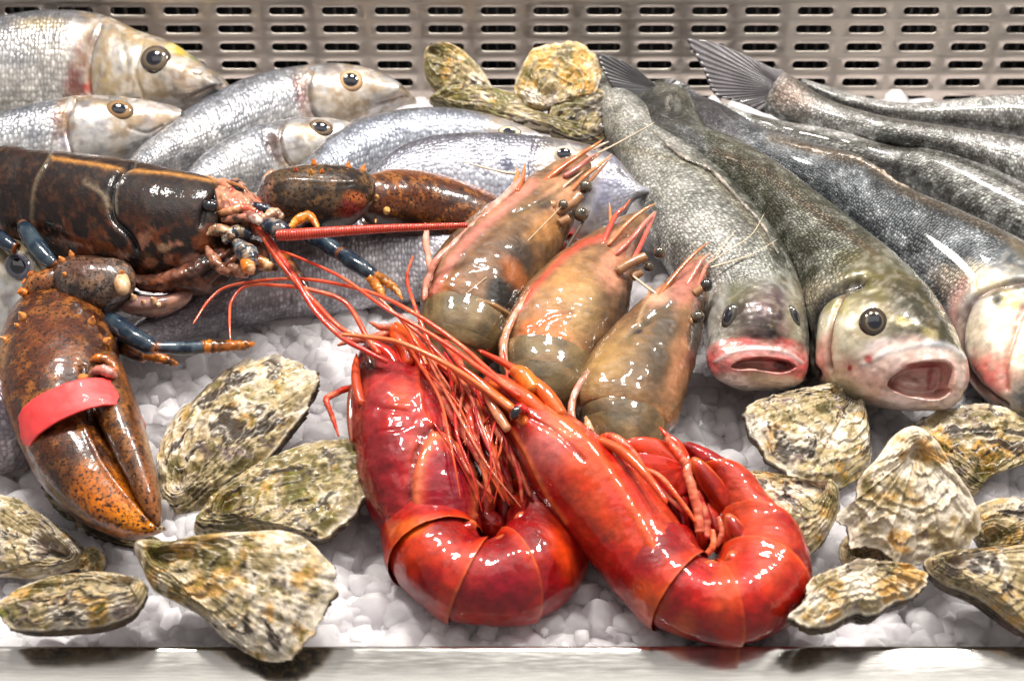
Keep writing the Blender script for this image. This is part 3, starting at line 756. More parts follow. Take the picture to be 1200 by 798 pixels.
def pre_s2(f):
    f.C = np.tile(np.array((.115, .11, .08)), (len(f.V), 1))
    f.mottle((.06, .065, .035), .6, .6, 0, .35, seed=21); f.mottle((.38, .38, .33), .55, 1.0, .12, .3, seed=5, stretch=(1, 1.6, 1))
    f.line([(837,177),(900,203),(943,240),(983,266),(1030,304)], 6, (.09, .06, .03), .8, nz_=.4)
    f.paint(770, 130, 50, 30, 35, (.05, .05, .05), .85, .8, .4); f.paint(815, 165, 24, 12, 40, (.2, .2, .22), .5, .7, .5)
    f.paint(1030, 335, 60, 30, 25, (.13, .11, .03), .85, .8, .5, 1.2); f.paint(1078, 385, 44, 24, 35, (.035, .03, .009), .95, .6, .5, 1.5); f.paint(1070, 352, 50, 22, 42, (.035, .03, .015), .85, .7, .4); f.paint(1060, 378, 10, 6, 20, (.42, .34, .10), .7, .6, .5, 2); f.paint(1090, 392, 12, 6, 30, (.40, .33, .12), .7, .6, .5, 2)
    f.paint(955, 345, 36, 16, -35, (.55, .48, .36), .75, .8, .5, 1.4); f.paint(925, 352, 18, 14, -20, (.75, .45, .42), .9, .6, .3)
    f.paint(990, 405, 42, 52, 0, (.62, .56, .42), .95, .5, .2); f.paint(985, 360, 20, 12, 0, (.36, .32, .12), .7, .7, .4)
    f.paint(960, 425, 14, 34, 10, (.75, .36, .30), .85, .7, .4); f.paint(1000, 435, 24, 16, 20, (.76, .50, .42), .8, .7, .4)
    f.line([(1008, 330), (975, 342), (955, 360), (948, 390), (947, 425), (955, 440)], 6, (.012, .010, .014), 1, -.5)
    f.line([(988, 345), (976, 375), (970, 405), (973, 432)], 3, (.20, .10, .06), .9, -.3)
    f.paint(1024, 378, 28, 28, 0, (.16, .12, .06), .8, .7, .3); f.paint(1030, 408, 26, 12, -5, (.62, .62, .66), .8, .6, .4)
    # lips and mouth
    f.paint(1070, 440, 70, 46, 8, (.80, .60, .54), 1, .25, .08); f.paint(1030, 450, 22, 22, 0, (.80, .52, .44), .7, .7, .3)
    f.line([(1010, 428), (1040, 414), (1080, 405), (1112, 405), (1130, 420)], 3, (.62, .60, .60), .8, .05)
    f.line([(1030, 468), (1070, 476), (1110, 472), (1130, 455)], 3, (.72, .60, .54), .8, .05)
    f.line([(1085, 402), (1105, 405)], 5, (.35, .38, .40), .7)
    mo, sd = f.poly([(1040,452),(1054,434),(1078,425),(1108,423),(1119,436),(1114,460),(1094,469),(1062,464)], 2.5)
    f.C = mixc(f.C, np.array((.78, .42, .37)), mo); f.paint(1072, 452, 24, 12, 8, (.88, .66, .60), .9, .6, .3); f.paint(1084, 428, 30, 4.5, -2, (.34, .02, .03), .95, .5, .2); f.paint(1099, 442, 4, 15, 5, (.45, .06, .06), .8, .6, .2); f.paint(1050, 452, 8, 5, 40, (.40, .12, .10), .7, .6, .2)
    f.V = f.V+FWD*((mo*1.6*sst(0, 9, np.maximum(sd, 0)) + mo*.25)*CM)[:, None]
    f.paint(1116, 442, 6, 22, 4, (.80, .48, .42), .8, .5, .2)
    f.paint(1018, 421, 5, 5, 0, (.6, .02, .04), .9, .5, .2); f.paint(996, 431, 3, 4, 0, (.35, .02, .02), .9, .5, .2)
    f.emboss(1072, 452, 18, 8, 8, .5, .8, view=True); f.emboss(1010, 395, 30, 44, 10, .14, .9); f.emboss(1065, 385, 34, 16, 28, .12, .9); f.emboss(1024, 378, 20, 20, 0, -.22, .8)
    f.emboss(1022, 377, 22, 22, 0, .12, .8)
def m_s2(f): return sst(0, 25, (f.px[:, 0]-960)*.75+(f.px[:, 1]-335)*.6)
S2st = [(722,118,780,92,5.5,.6),(736,138,808,112,5.5,1.4),(752,162,838,172,5.5,2.0),(800,193,882,192,5.5,2.6),(850,232,932,230,5.5,3.2),(888,275,972,256,5.5,3.6),(915,312,1015,290,5.5,3.8),(936,352,1055,320,5.5,4.0),(944,397,1088,347,5.5,4.0),(953,434,1111,378,5.5,3.8),(985,458,1126,408,5.3,3.1),(1035,470,1136,438,5.2,2.3),(1085,474,1129,460,5.1,1.4),(1106,472,1116,467,5.1,.5)]
t_s2, f2, o = bass(S2st, 'olive sea bass with open pale mouth and round dark eye', pre_s2, mods=m_s2, m=320, n=150)
fish_eye(f2, f2.bvh(), 1024, 378, 17, 19, 10, t_s2, iris=(.045, .03, .018), pupil=.5, ring=(.015, .012, .012))
tailfin(t_s2, [(782,92),(810,104),(838,128),(800,118),(770,100),(735,74),(703,64),(705,80),(718,105),(735,135),(748,168),(765,140),(775,118)], 6.2, (775, 108), (.02, .018, .02), (.07, .065, .07))
def pre_s1(f):
    v = (1-np.cos(f.th))/2     # 1 at L (belly side), 0 at R (back)
    f.C = mixc(np.tile(np.array((.125, .12, .105)), (len(f.V), 1)), (.58, .56, .52), sst(.25, .75, v+.1*fbm(f.V/CM*.6, 3, 1)))
    f.mottle((.05, .06, .035), .5, .6, .05, .35, seed=31); f.mottle((.55, .56, .50), .5, 1.1, .12, .3, seed=15, stretch=(1, 1.6, 1))
    f.line([(722,172),(770,182),(820,197),(865,240),(905,290)], 5, (.30, .27, .2), .7, nz_=.4)
    f.paint(887, 372, 56, 40, 8, (.018, .014, .011), .97, .6, .4, 1.2); f.paint(862, 345, 30, 16, 0, (.14, .14, .06), .6, .8, .4); f.paint(900, 360, 34, 24, 0, (.15, .09, .10), .6, .8, .5)
    f.paint(838, 345, 16, 40, 8, (.45, .44, .42), .6, .7, .4); f.paint(930, 380, 12, 60, 0, (.42, .38, .28), .7, .7, .4)
    f.paint(855, 385, 24, 22, -20, (.18, .15, .12), .6, .7, .4)
    f.paint(893, 396, 24, 14, 0, (.012, .012, .015), .85, .7, .6, 2); f.paint(866, 392, 12, 8, 0, (.40, .30, .26), .6, .6, .5, 3); f.paint(920, 385, 10, 12, 0, (.42, .26, .25), .6, .6, .5, 3); f.paint(884, 388, 18, 7, 10, (.28, .2, .2), .5, .6, .5)
    f.paint(886, 424, 66, 26, 4, (.78, .32, .30), 1, .4, .12); f.paint(835, 425, 16, 18, 0, ROSE, .75, .8, .3); f.paint(938, 430, 14, 20, 0, ROSE, .7, .8, .3)
    f.paint(862, 402, 26, 7, -8, ROSE, .7, .7, .4); f.paint(922, 402, 18, 7, 10, ROSE, .6, .7, .4)
    f.line([(838, 424), (862, 412), (890, 409), (920, 413), (940, 425)], 2.5, (.62, .52, .50), .8, .05)
    f.paint(888, 446, 50, 10, 3, (.80, .64, .54), .95, .5, .2)
    mo, sd = f.poly([(856,430),(870,420),(900,418),(926,423),(933,431),(915,438),(885,434),(868,434)], 2)
    f.C = mixc(f.C, np.array((.70, .26, .23)), mo); f.V = f.V+FWD*((mo*1.1*sst(0, 5, np.maximum(sd, 0)))*CM)[:, None]; f.paint(900, 421, 28, 3, 3, (.40, .03, .03), .8, .5, .2); f.paint(918, 427, 8, 6, 0, (.16, .01, .02), .9, .5, .2); f.paint(880, 431, 26, 5, 5, (.72, .40, .36), .8, .5, .2)
    f.emboss(886, 400, 40, 10, 4, -.12, .8); f.emboss(854, 381, 20, 24, 0, -.25, .8); f.emboss(930, 381, 14, 24, 0, -.2, .8); f.emboss(893, 380, 20, 40, 0, .16, .9)
def m_s1(f): return sst(0, 30, (f.px[:, 1]-330)+.2*(f.px[:, 0]-800))
S1st = [(668,100,715,88,4.5,1.5),(700,135,760,140,4.5,2.2),(722,172,815,188,4.5,2.6),(740,225,870,238,4.5,3.2),(765,275,908,290,4.8,3.6),(797,320,931,338,5,3.8),(819,360,942,384,5,3.7),(828,396,946,415,5,3.4),(829,420,946,434,4.9,2.3),(842,436,938,444,4.9,1.5),(868,444,906,448,4.9,.5)]
t, f1, o = bass(S1st, 'sea bass facing the front with rosy lips, beside the smallest raw prawn', pre_s1, mods=m_s1, m=320, n=150)
bv1 = f1.bvh()
fish_eye(f1, bv1, 855, 371, 10, 18, 18, t, iris=(.05, .045, .035), pupil=.55, ring=(.06, .055, .05))
fish_eye(f1, bv1, 931, 371, 6, 15, -18, t, iris=(.05, .045, .035), pupil=.55, ring=(.06, .055, .05))

# folded back fins lying along the ridge of the three front bass
def dorsal(t, pts, col):
    b = tube(pts, n=10, m=160, col=col, wob=.7, seed=int(pts[0][0])); b.mottle((.60, .50, .42), .7, 2.0, .05, .2, seed=3); b.mottle((.07, .06, .05), .7, 1.5, .1, .2, seed=6)
    b.rough(.08, 4, 3, 5); b.build('dorsal_fin', M_fin_dark, t)
dorsal(t, [(760,150,7.6,1),(800,184,7.8,2.2),(835,201,8,2.4),(868,236,8.2,2.2),(892,262,8.3,2),(912,298,8.4,1.5)], (.16, .15, .12))
dorsal(t_s2, [(850,184,8,1),(900,205,8.4,3.5),(945,241,8.6,4),(985,266,8.7,3.5),(1020,292,8.8,3),(1050,316,8.8,1.2)], (.22, .16, .09))
dorsal(t_s3, [(920,168,7.6,1),(960,179,7.8,3.5),(1013,192,8,4),(1060,222,8,3.5),(1100,240,8,3),(1140,257,8,1.2)], (.20, .14, .09))
# ---------------------------------------------------------------- oysters
CREAMO = np.array((.62, .49, .30)); WHITEO = np.array((.78, .70, .58)); OLIVE = np.array((.14, .118, .035)); OCHRE = np.array((.60, .33, .06))
DARKO = np.array((.022, .018, .020)); MOSS = np.array((.13, .145, .015)); MAUVE = np.array((.26, .19, .20)); BROWNO = np.array((.13, .085, .045))
def oyster(label, outline, hinge, h, tilt=.55, top=1.1, bot=1.8, side=None, cream=.5, dark=.45, green=.35, ochre=.35, mauve=.25, seed=1, jag=.05, rings=7, nr=88, na=300, ribs=.5, swirl=.0, edge_white=.5, pull=.16, group='oysters scattered on the crushed ice'):
    out = catmull(outline, na, closed=True)
    c0 = out.mean(0); c = np.array(hinge, float)*(1-pull)+c0*pull
    ang0 = np.linspace(0, 2*math.pi, na, endpoint=False)
    jn = fbm(np.stack([np.cos(ang0)*7, np.sin(ang0)*7, 0*ang0+seed*3.7], -1), 4, seed)
    fc = (.35+.65*np.clip(np.linalg.norm(out-c, axis=1)/np.linalg.norm(out-c, axis=1).max(), 0, 1))
    out = c+(out-c)*(1+jag*jn*fc)[:, None]
    Nv = nz((1-tilt)*TOCAM+tilt*np.array([0, 0, 1.]))
    if side is not None: Nv = nz(Nv+np.asarray(side, float))
    C0 = P(c0[0], c0[1], h)
    r = np.linspace(.01, 1, nr)
    pts = c[None, None]+(out-c)[None]*r[:, None, None]
    W = onplane(pts[..., 0], pts[..., 1], C0, Nv)
    c3 = W[0].mean(0)
    size = np.linalg.norm(W[-1]-c3, axis=1)/CM           # cm from hinge to rim
    q = (W-c3)/CM
    R_ = r[:, None]*np.ones(na)[None]
    # distance to rim measured from the middle, for the dome
    mid = W[-1].mean(0); dm = np.linalg.norm(W-mid, axis=2)/np.maximum(1e-6, np.linalg.norm(W[-1]-mid, axis=1)[None]+1e-9)
    rim = np.clip(1-R_, 0, 1)
    dome = np.minimum(1, (1-R_**3.2))*np.clip(.45+.55*sst(0, .35, R_), 0, 1)
    wob = fbm(q*.55+seed*5, 4, seed)
    ph = R_*rings+wob*1.5+.35*fbm(q*1.6, 3, seed+4)
    saw = ph-np.floor(ph); lay = np.floor(ph)
    step = (saw**1.6)*.26*(.5+.8*vn(np.stack([lay, ang0[None]*1.2+0*lay, 0*lay+seed], -1), seed)*.5)
    rib = fbm(np.stack([np.cos(ang0)*5, np.sin(ang0)*5, 0*ang0+seed], -1), 4, seed+9)[None]*ribs*R_*.55
    z = top*dome+step*sst(0, .15, R_)+rib*sst(1.02, .8, R_)*1.0+.16*fbm(q*2.2, 4, seed+2)+.35*fbm(q*.45, 2, seed+6)*rim**.5
    z = z-(1-sst(.0, .1, rim))*.05
    rimz = .28*fbm(np.stack([np.cos(ang0)*3, np.sin(ang0)*3, 0*ang0+seed*2.1], -1), 4, seed+3)
    z = z*sst(-.02, .12, rim)+rimz[None]*R_**3
    V = W+Nv*(z*CM)[..., None]
    # underside of the upper valve (solid lip)
    # colours
    n1 = fbm(q*.6+seed, 5, seed+11, .6); n2 = 1.25*fbm(np.stack([ph*1.1, ang0[None]*1.8+wob*1.5, 0*ph+seed], -1), 4, seed+12, .6); n3 = fbm(q*3.2, 4, seed+13, .6)
    n4 = fbm(q*.7+9, 4, seed+14)
    base = mixc(np.tile(OLIVE*.4+CREAMO*.6, (nr, na, 1)), CREAMO, sst(-.2, .3, n2))
    base = mixc(base, WHITEO, sst(.25-cream*.5, .55-cream*.4, n1+.4*n2))
    base = mixc(base, OCHRE, sst(.35-ochre*.6, .6-ochre*.5, n4+.3*n2)*.8)
    base = mixc(base, OLIVE, sst(.3-green*.6, .55-green*.5, -n1+.5*n3)*.85)
    base = mixc(base, MOSS, sst(.45-green*.5, .7-green*.45, n4*.6-n3*.7)*.75)
    base = mixc(base, MAUVE, sst(.35-mauve*.5, .6-mauve*.4, n3*.5-n4*.8)*.7)
    dk = n2*.85+n3*.18+.6*n1+.25*fbm(q*.35, 2, seed+31)
    base = mixc(base, DARKO*.7+BROWNO*.3, sst(.50-dark*.66, .66-dark*.55, dk)*.92)
    base = mixc(base, DARKO, np.exp(-((saw-.04)/.07)**2)*(.10+.65*dark)*(n3 > -.2))
    base = mixc(base, WHITEO, np.exp(-((saw-.97)/.10)**2)*.45)
    ew = sst(.93, .985, R_)*edge_white*sst(-.4, .2, n3+rib)
    base = mixc(base, WHITEO*1.02, np.clip(ew, 0, 1))
    uv = np.stack([R_*8, ang0[None]*3*np.ones((nr, 1)), 0*R_], -1)
    # closing skirt: thin lip below the rim
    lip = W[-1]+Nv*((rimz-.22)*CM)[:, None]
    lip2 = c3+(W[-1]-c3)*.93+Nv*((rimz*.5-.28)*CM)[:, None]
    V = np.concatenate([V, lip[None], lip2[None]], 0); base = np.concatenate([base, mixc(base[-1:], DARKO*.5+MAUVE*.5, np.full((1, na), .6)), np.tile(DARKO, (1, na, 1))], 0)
    uv = np.concatenate([uv, uv[-1:], uv[-1:]], 0); M_ = nr+2
    t = thing('oyster', label, 'oyster', (float(C0[0]), float(C0[1]), 0.0), group)
    up = Body(V.reshape(-1, 3), gridfaces(M_, na, True)[:, ::1], uv.reshape(-1, 3), np.repeat(np.linspace(0, 1, M_), na), np.tile(ang0, M_), (0, 0, 0)); up.C = base.reshape(-1, 3)
    up.build('upper_valve', M_oyster, t)
    # lower valve: deep cup with layered frilled side
    nr2 = 46; s = np.linspace(0, 1, nr2); e = .985
    prof_r = np.cos(s*math.pi/2)**.55; prof_z = -np.sin(s*math.pi/2)**1.15
    rr = (e*prof_r)[:, None]*np.ones(na)[None]
    base_pt = mid*.75+c3*.25
    fr = fbm(np.stack([s[:, None]*6+0*ang0[None], np.cos(ang0)[None]*6+0*s[:, None], np.sin(ang0)[None]*6+seed+0*s[:, None]], -1), 4, seed+20)
    phl = s[:, None]*6+fr*.9; sl = phl-np.floor(phl)
    rr = rr*(1+.05*(sl-.5)*sst(0, .1, s)[:, None]+.05*fr*sst(0, .1, s)[:, None])
    V2 = base_pt+(W[-1]-base_pt)[None]*rr[..., None]+Nv*(((bot*prof_z)[:, None]-.12+rimz[None]*(1-s[:, None])**2+.08*fr)*CM)[..., None]
    nn3 = fbm((V2-c3)/CM*1.4, 4, seed+21, .6); nn4 = fbm((V2-c3)/CM*.8, 3, seed+22)
    c2 = mixc(np.tile(BROWNO*1.1, (nr2, na, 1)), DARKO, sst(-.15, .2, nn3)); c2 = mixc(c2, MAUVE, sst(.2, .45, nn4+.4*nn3)*.7); c2 = mixc(c2, CREAMO*.8, np.exp(-((sl-.9)/.1)**2)*.6*(nn3 > -.1))
    c2 = mixc(c2, OLIVE, sst(.2, .5, -nn4)*.6)
    lo = Body(V2.reshape(-1, 3), gridfaces(nr2, na)[:, ::1], np.stack([s[:, None]*5+0*rr, ang0[None]*3+0*rr, 0*rr], -1).reshape(-1, 3), np.repeat(s, na), np.tile(ang0, nr2), (0, 0, 0)); lo.C = c2.reshape(-1, 3)
    lo.build('lower_valve', M_oyster, t)
    return t
oyster('long olive and cream oyster set diagonally between lobster claw tip and orange leg tip',
       [(186,552),(188,520),(203,490),(228,465),(258,440),(290,422),(325,417),(352,425),(372,441),(368,462),(352,488),(330,515),(305,545),(275,570),(245,590),(215,606),(195,600),(186,580)],
       (205, 590), 3.0, side=(-.35, .1, .2), tilt=.4, top=1.2, bot=2.0, cream=.62, dark=.42, green=.42, ochre=.2, seed=3, rings=8)
oyster('rough olive oyster pointing left, tucked against the left red prawn',
       [(228,620),(240,600),(262,575),(292,552),(320,535),(355,521),(395,515),(430,522),(447,540),(440,560),(425,585),(405,610),(380,632),(350,628),(300,622),(262,628),(238,628)],
       (245, 615), 2.8, side=(-.3, .2, .2), tilt=.5, top=1.2, bot=1.9, cream=.38, dark=.55, green=.62, ochre=.35, seed=8, rings=7)
oyster('big pale green and ochre oyster lapping over the steel ledge in front',
       [(157,640),(168,632),(200,634),(240,626),(290,623),(335,622),(368,638),(388,662),(395,690),(382,715),(365,745),(345,768),(318,775),(290,766),(262,748),(235,722),(205,705),(180,690),(166,665)],
       (170, 645), 4.6, tilt=.35, top=1.1, bot=2.4, cream=.72, dark=.18, green=.52, ochre=.62, seed=12, rings=8, side=(-.1, 0, 0), jag=.045)
oyster('grey-striped oyster cut by the left edge, above the flat brown one',
       [(-60,600),(-20,580),(15,582),(45,600),(75,622),(100,645),(96,662),(70,672),(40,678),(0,676),(-50,680),(-80,640)],
       (95, 655), 2.3, tilt=.4, top=1.0, bot=1.8, cream=.62, dark=.45, green=.25, ochre=.3, seed=17, rings=7)
oyster('flat brown oyster with dark grey fringe at bottom left, on the ledge corner',
       [(0,708),(15,692),(40,681),(75,674),(115,672),(150,676),(172,686),(166,706),(148,722),(118,732),(80,736),(45,738),(12,736),(0,722)],
       (168, 688), 4.3, tilt=.7, top=.9, bot=2.2, cream=.4, dark=.35, green=.45, ochre=.5, mauve=.5, seed=22, rings=6)
oyster('dark oyster lying under the tip of the banded claw',
       [(50,562),(70,575),(100,600),(140,620),(180,628),(190,640),(165,645),(120,636),(85,615),(60,590),(50,575)],
       (185, 636), 1.2, tilt=.3, top=.7, bot=1.4, cream=.1, dark=.95, green=.4, ochre=.1, seed=27, rings=5, edge_white=.1)
oyster('small knobbly oyster tip poking out between the two left edge oysters',
       [(92,650),(105,640),(118,645),(124,660),(115,672),(98,672)], (95, 668), 1.6, tilt=.3, top=.6, bot=1.0, cream=.5, dark=.3, green=.5, seed=31, rings=3, nr=40, na=120)
# back group
G2 = 'oysters heaped at the back against the panel'
oyster('upright wedge shaped oyster leaning on the panel, left of the back heap',
       [(497,62),(505,54),(522,50),(540,58),(556,72),(570,90),(576,104),(560,112),(530,116),(508,108),(498,88)], (500, 58), 6.2, tilt=.1, top=.8, bot=1.4, cream=.6, dark=.3, green=.5, ochre=.5, seed=35, rings=6, group=G2, nr=60, na=200)
oyster('moss rimmed oyster lying flat at the foot of the upright back oysters',
       [(503,118),(520,105),(548,101),(580,103),(612,112),(632,128),(660,140),(692,150),(680,158),(640,152),(600,146),(560,138),(525,130)], (505, 118), 5.2, tilt=.45, top=.9, bot=1.5, cream=.45, dark=.3, green=.75, ochre=.4, seed=41, rings=5, group=G2, nr=60, na=220)
oyster('dark mossy oyster wedged under the round golden one, beside the bass tails',
       [(640,140),(650,118),(680,108),(712,106),(735,118),(722,145),(705,165),(675,168),(648,160)], (645, 150), 4.8, tilt=.3, top=.8, bot=2.0, cream=.12, dark=.85, green=.8, ochre=.2, seed=45, rings=5, group=G2, nr=60, na=200, edge_white=.1)
oyster('round golden cream oyster standing up on the back heap',
       [(603,100),(612,78),(625,58),(650,52),(675,50),(695,62),(704,82),(700,104),(685,118),(662,124),(640,130),(618,126),(606,114)], (640, 128), 7.0, tilt=.08, top=.9, bot=1.6, cream=.62, dark=.12, green=.32, ochre=.8, seed=52, rings=7, group=G2, nr=70, na=220)
# right group
oyster('black-streaked oyster just below the mouths of the sea bass',
       [(872,480),(890,468),(920,462),(955,455),(985,455),(1003,470),(1016,500),(1022,535),(1005,562),(975,570),(945,568),(915,550),(890,525),(876,500)],
       (1005, 462), 3.0, side=(.2, .2, .2), tilt=.4, top=1.1, bot=2.0, cream=.55, dark=.52, green=.42, ochre=.2, seed=57, rings=8)
oyster('cup shaped oyster touching the right red prawn, swirled cream and brown',
       [(840,560),(862,552),(895,555),(920,562),(950,568),(978,566),(984,590),(975,615),(958,640),(935,662),(912,668),(890,640),(868,610),(850,585)],
       (975, 572), 2.8, side=(-.3, .1, .2), tilt=.45, top=1.0, bot=1.8, cream=.5, dark=.42, green=.5, ochre=.5, seed=61, rings=9)
oyster('oyster at right edge under the rosy-gilled bass, behind the frilly pale oyster',
       [(1070,498),(1095,484),(1130,474),(1165,474),(1200,486),(1240,500),(1235,530),(1195,545),(1160,560),(1140,582),(1120,568),(1095,545),(1075,520)],
       (1150, 570), 2.6, tilt=.35, top=1.0, bot=2.0, cream=.5, dark=.45, green=.35, ochre=.45, seed=66, rings=8)
oyster('deep brown ribbed oyster right edge, below the others of the right heap',
       [(1085,655),(1110,648),(1150,645),(1200,640),(1250,650),(1260,690),(1245,730),(1215,745),(1180,725),(1145,700),(1110,685),(1090,672)],
       (1095, 660), 4.2, tilt=.6, top=1.0, bot=2.2, cream=.35, dark=.55, green=.25, ochre=.55, seed=71, rings=8, ribs=.9)
oyster('tan oyster with dark wavy stripes, at right edge between two larger ones',
       [(1140,600),(1155,588),(1185,582),(1225,588),(1250,610),(1235,640),(1200,648),(1160,650),(1142,630)],
       (1145, 640), 3.3, tilt=.35, top=.9, bot=1.6, cream=.4, dark=.5, green=.25, ochre=.6, seed=76, rings=8, nr=70)
oyster('broken shell piece under the frilly pale oyster',
       [(985,640),(1000,625),(1040,640),(1080,650),(1060,668),(1020,668),(990,662)], (990, 650), 1.8, tilt=.3, top=.5, bot=1.4, cream=.3, dark=.6, green=.3, seed=79, rings=5, nr=50, na=160)
oyster('pale cream oyster with deep frilled white edge, uppermost in the right heap',
       [(983,602),(1003,585),(1008,560),(1030,535),(1050,508),(1072,500),(1095,515),(1112,540),(1125,560),(1140,585),(1150,612),(1142,632),(1120,655),(1100,648),(1085,656),(1058,666),(1045,650),(1025,640),(1000,642),(992,622)],
       (1072, 515), 5.4, tilt=.25, top=.9, bot=1.8, cream=1.2, dark=.0, green=.05, ochre=.42, mauve=.1, seed=83, rings=8, jag=.07, ribs=1.1, edge_white=1.0)
oyster('oyster with mauve-grey side and frilly rim, at the ledge right of the red prawn',
       [(925,722),(942,702),(950,680),(975,667),(1005,660),(1045,662),(1082,670),(1086,684),(1070,698),(1045,706),(1025,720),(1000,718),(975,730),(948,734)],
       (1000, 668), 4.8, tilt=.8, top=.8, bot=2.2, cream=1.0, dark=.02, green=.1, ochre=.55, mauve=.25, seed=88, rings=6, jag=.07, ribs=1.0, edge_white=.9)
# ---------------------------------------------------------------- raw brown prawns
TAN = (.21, .12, .062); TANL = (.42, .25, .125); ORG = (.60, .20, .04); BRN = (.085, .05, .03); DKG = (.022, .02, .018); SALM = (.72, .34, .22); PNK = (.75, .30, .24)
def spike(pts, col, col2=None, n=8, m=None):
    b = tube(pts, m=m, n=n, col=col)
    if col2 is not None: b.C = mixc(b.C, np.array(col2), sst(.3, 1., b.u))
    return b
def eye_on_stalk(t, stalk, eyepos, r, colstalk=(.45, .25, .13)):
    s = spike(stalk, colstalk); so = s.build('eye_stalk', M_prawn, t)
    p = P(eyepos[0], eyepos[1], eyepos[2]); k = ((p-CAM)@FWD)/F_PX/CM
    e = blob(p, r*k, n=20, col=(.10, .075, .045)); e.C = mixc(e.C, np.array((.02, .018, .015)), sst(-.2, .3, fbm(e.V/CM*3, 3, 2)))
    eo = e.build('eye', M_eyeb, t); eo.parent = so
M_eyeb = wet('prawn_eye', .12, 1.0, .02, 0, bumps=((400, .05, .0002),), var=.3)
def prawn_base(label, cst, ast, paints, ridge, spikes_, whiskers, eyes, legs, h, grp='raw brown prawns lying head up', m=230):
    t = thing('raw_prawn', label, 'prawn', loc_of([tuple(s) for s in cst]), grp)
    c = body(cst, m, 120, .15, cap0=.05, cap1=0, power=2.1, col=TAN, bback=.8)
    c.mottle(TANL, .7, .35, .0, .35, seed=int(h*10)); c.mottle(BRN, .5, .5, .1, .35, seed=int(h*10)+4); c.mottle((.5, .28, .15), .3, 2.2, .2, .25, seed=6)
    paints(c); c.rough(.12, .9, 3); c.rough(.03, 4, 3, 3); c.refresh()
    co_ = c.build('carapace', M_prawn, t)
    for i, (a0, a1) in enumerate(((0, .40), (.30, .72), (.62, 1.0))):
        s = body(ast, 60, 90, .15, cap0=0, cap1=.06 if i == 2 else 0, u0=a0, u1=a1, col=(.24, .18, .09), bback=.8, grow=-.05)
        s.V = s.V+s.N*((1-i)*.02*CM)
        s.mottle(TANL, .5, .5, .05, .35, seed=i+3); s.mottle(DKG, .5, .6, .1, .3, seed=i+9)
        s.C = mixc(s.C, np.array(TANL), sst(.85, 1, s.u)*.6)
        s.rough(.04, 1.5, 3, i); s.build('tail_segment', M_prawn, t)
    if ridge:
        for rg, cc in ridge:
            b = tube(rg, n=10, col=cc, wob=.25, seed=4); b.mottle((.85, .55, .48), .6, 2, .05, .25, seed=2); b.build('leg', M_prawn, t)
    if spikes_:
        for pts, c1, c2 in spikes_: spike([(a, b_, h_, r_*.68) for a, b_, h_, r_ in pts], c1, c2, n=9).build('head_spine', M_prawn, t)
    for pts in whiskers: tube(pts, n=6, col=(.62, .50, .36)).build('feeler', M_feeler, t)
    for e in eyes: eye_on_stalk(t, *e)
    for pts, cc in legs:
        b = tube(pts, n=9, col=cc, wob=.3, seed=len(pts)); b.build('leg', M_prawn, t)
    return t, c
# ---- largest prawn
def p1(c):
    c.paint(560, 330, 26, 60, 30, (.30, .17, .10), .7, .8, .4); c.paint(596, 342, 28, 46, 18, (.012, .011, .008), .95, .5, .35, 1); c.paint(622, 282, 34, 26, -30, (.06, .04, .028), .85, .6, .5)
    c.paint(535, 362, 46, 12, 6, (.75, .42, .13), .9, .6, .3); c.paint(602, 320, 14, 26, -28, ORG, .6, .7, .5); c.paint(640, 270, 26, 22, -30, (.72, .38, .14), .6, .8, .5)
    c.paint(640, 340, 16, 50, 35, (.045, .04, .04), .85, .6, .3); c.paint(512, 345, 14, 30, 40, ORG, .5, .7, .5); c.paint(655, 225, 34, 26, -40, (.72, .42, .26), .7, .8, .5)
    c.paint(640, 238, 15, 9, -30, DKG, .8, .6, .5); c.paint(610, 240, 40, 8, -38, (.14, .11, .06), .6, .7, .4); c.paint(585, 386, 14, 12, 0, ORG, .7, .7, .3)
    c.line([(505, 352), (520, 320), (550, 280), (590, 245), (625, 215)], 6, PNK, .8)
    c.line([(520, 330), (560, 285), (610, 242), (650, 215)], 2.2, (.30, .15, .07), .7, -.10)
    c.line([(600, 250), (640, 235), (680, 205)], 2.5, (.2, .14, .08), .7, -.12); c.line([(600, 370), (572, 355), (540, 351)], 2.0, (.75, .45, .2), .6, .1)
    c.emboss(600, 345, 20, 36, 15, .12, .9); c.emboss(575, 300, 26, 40, 35, .1, .9); c.emboss(500, 350, 12, 14, 0, .15, .8)
Sp = ((.60, .20, .07), (.80, .45, .25))
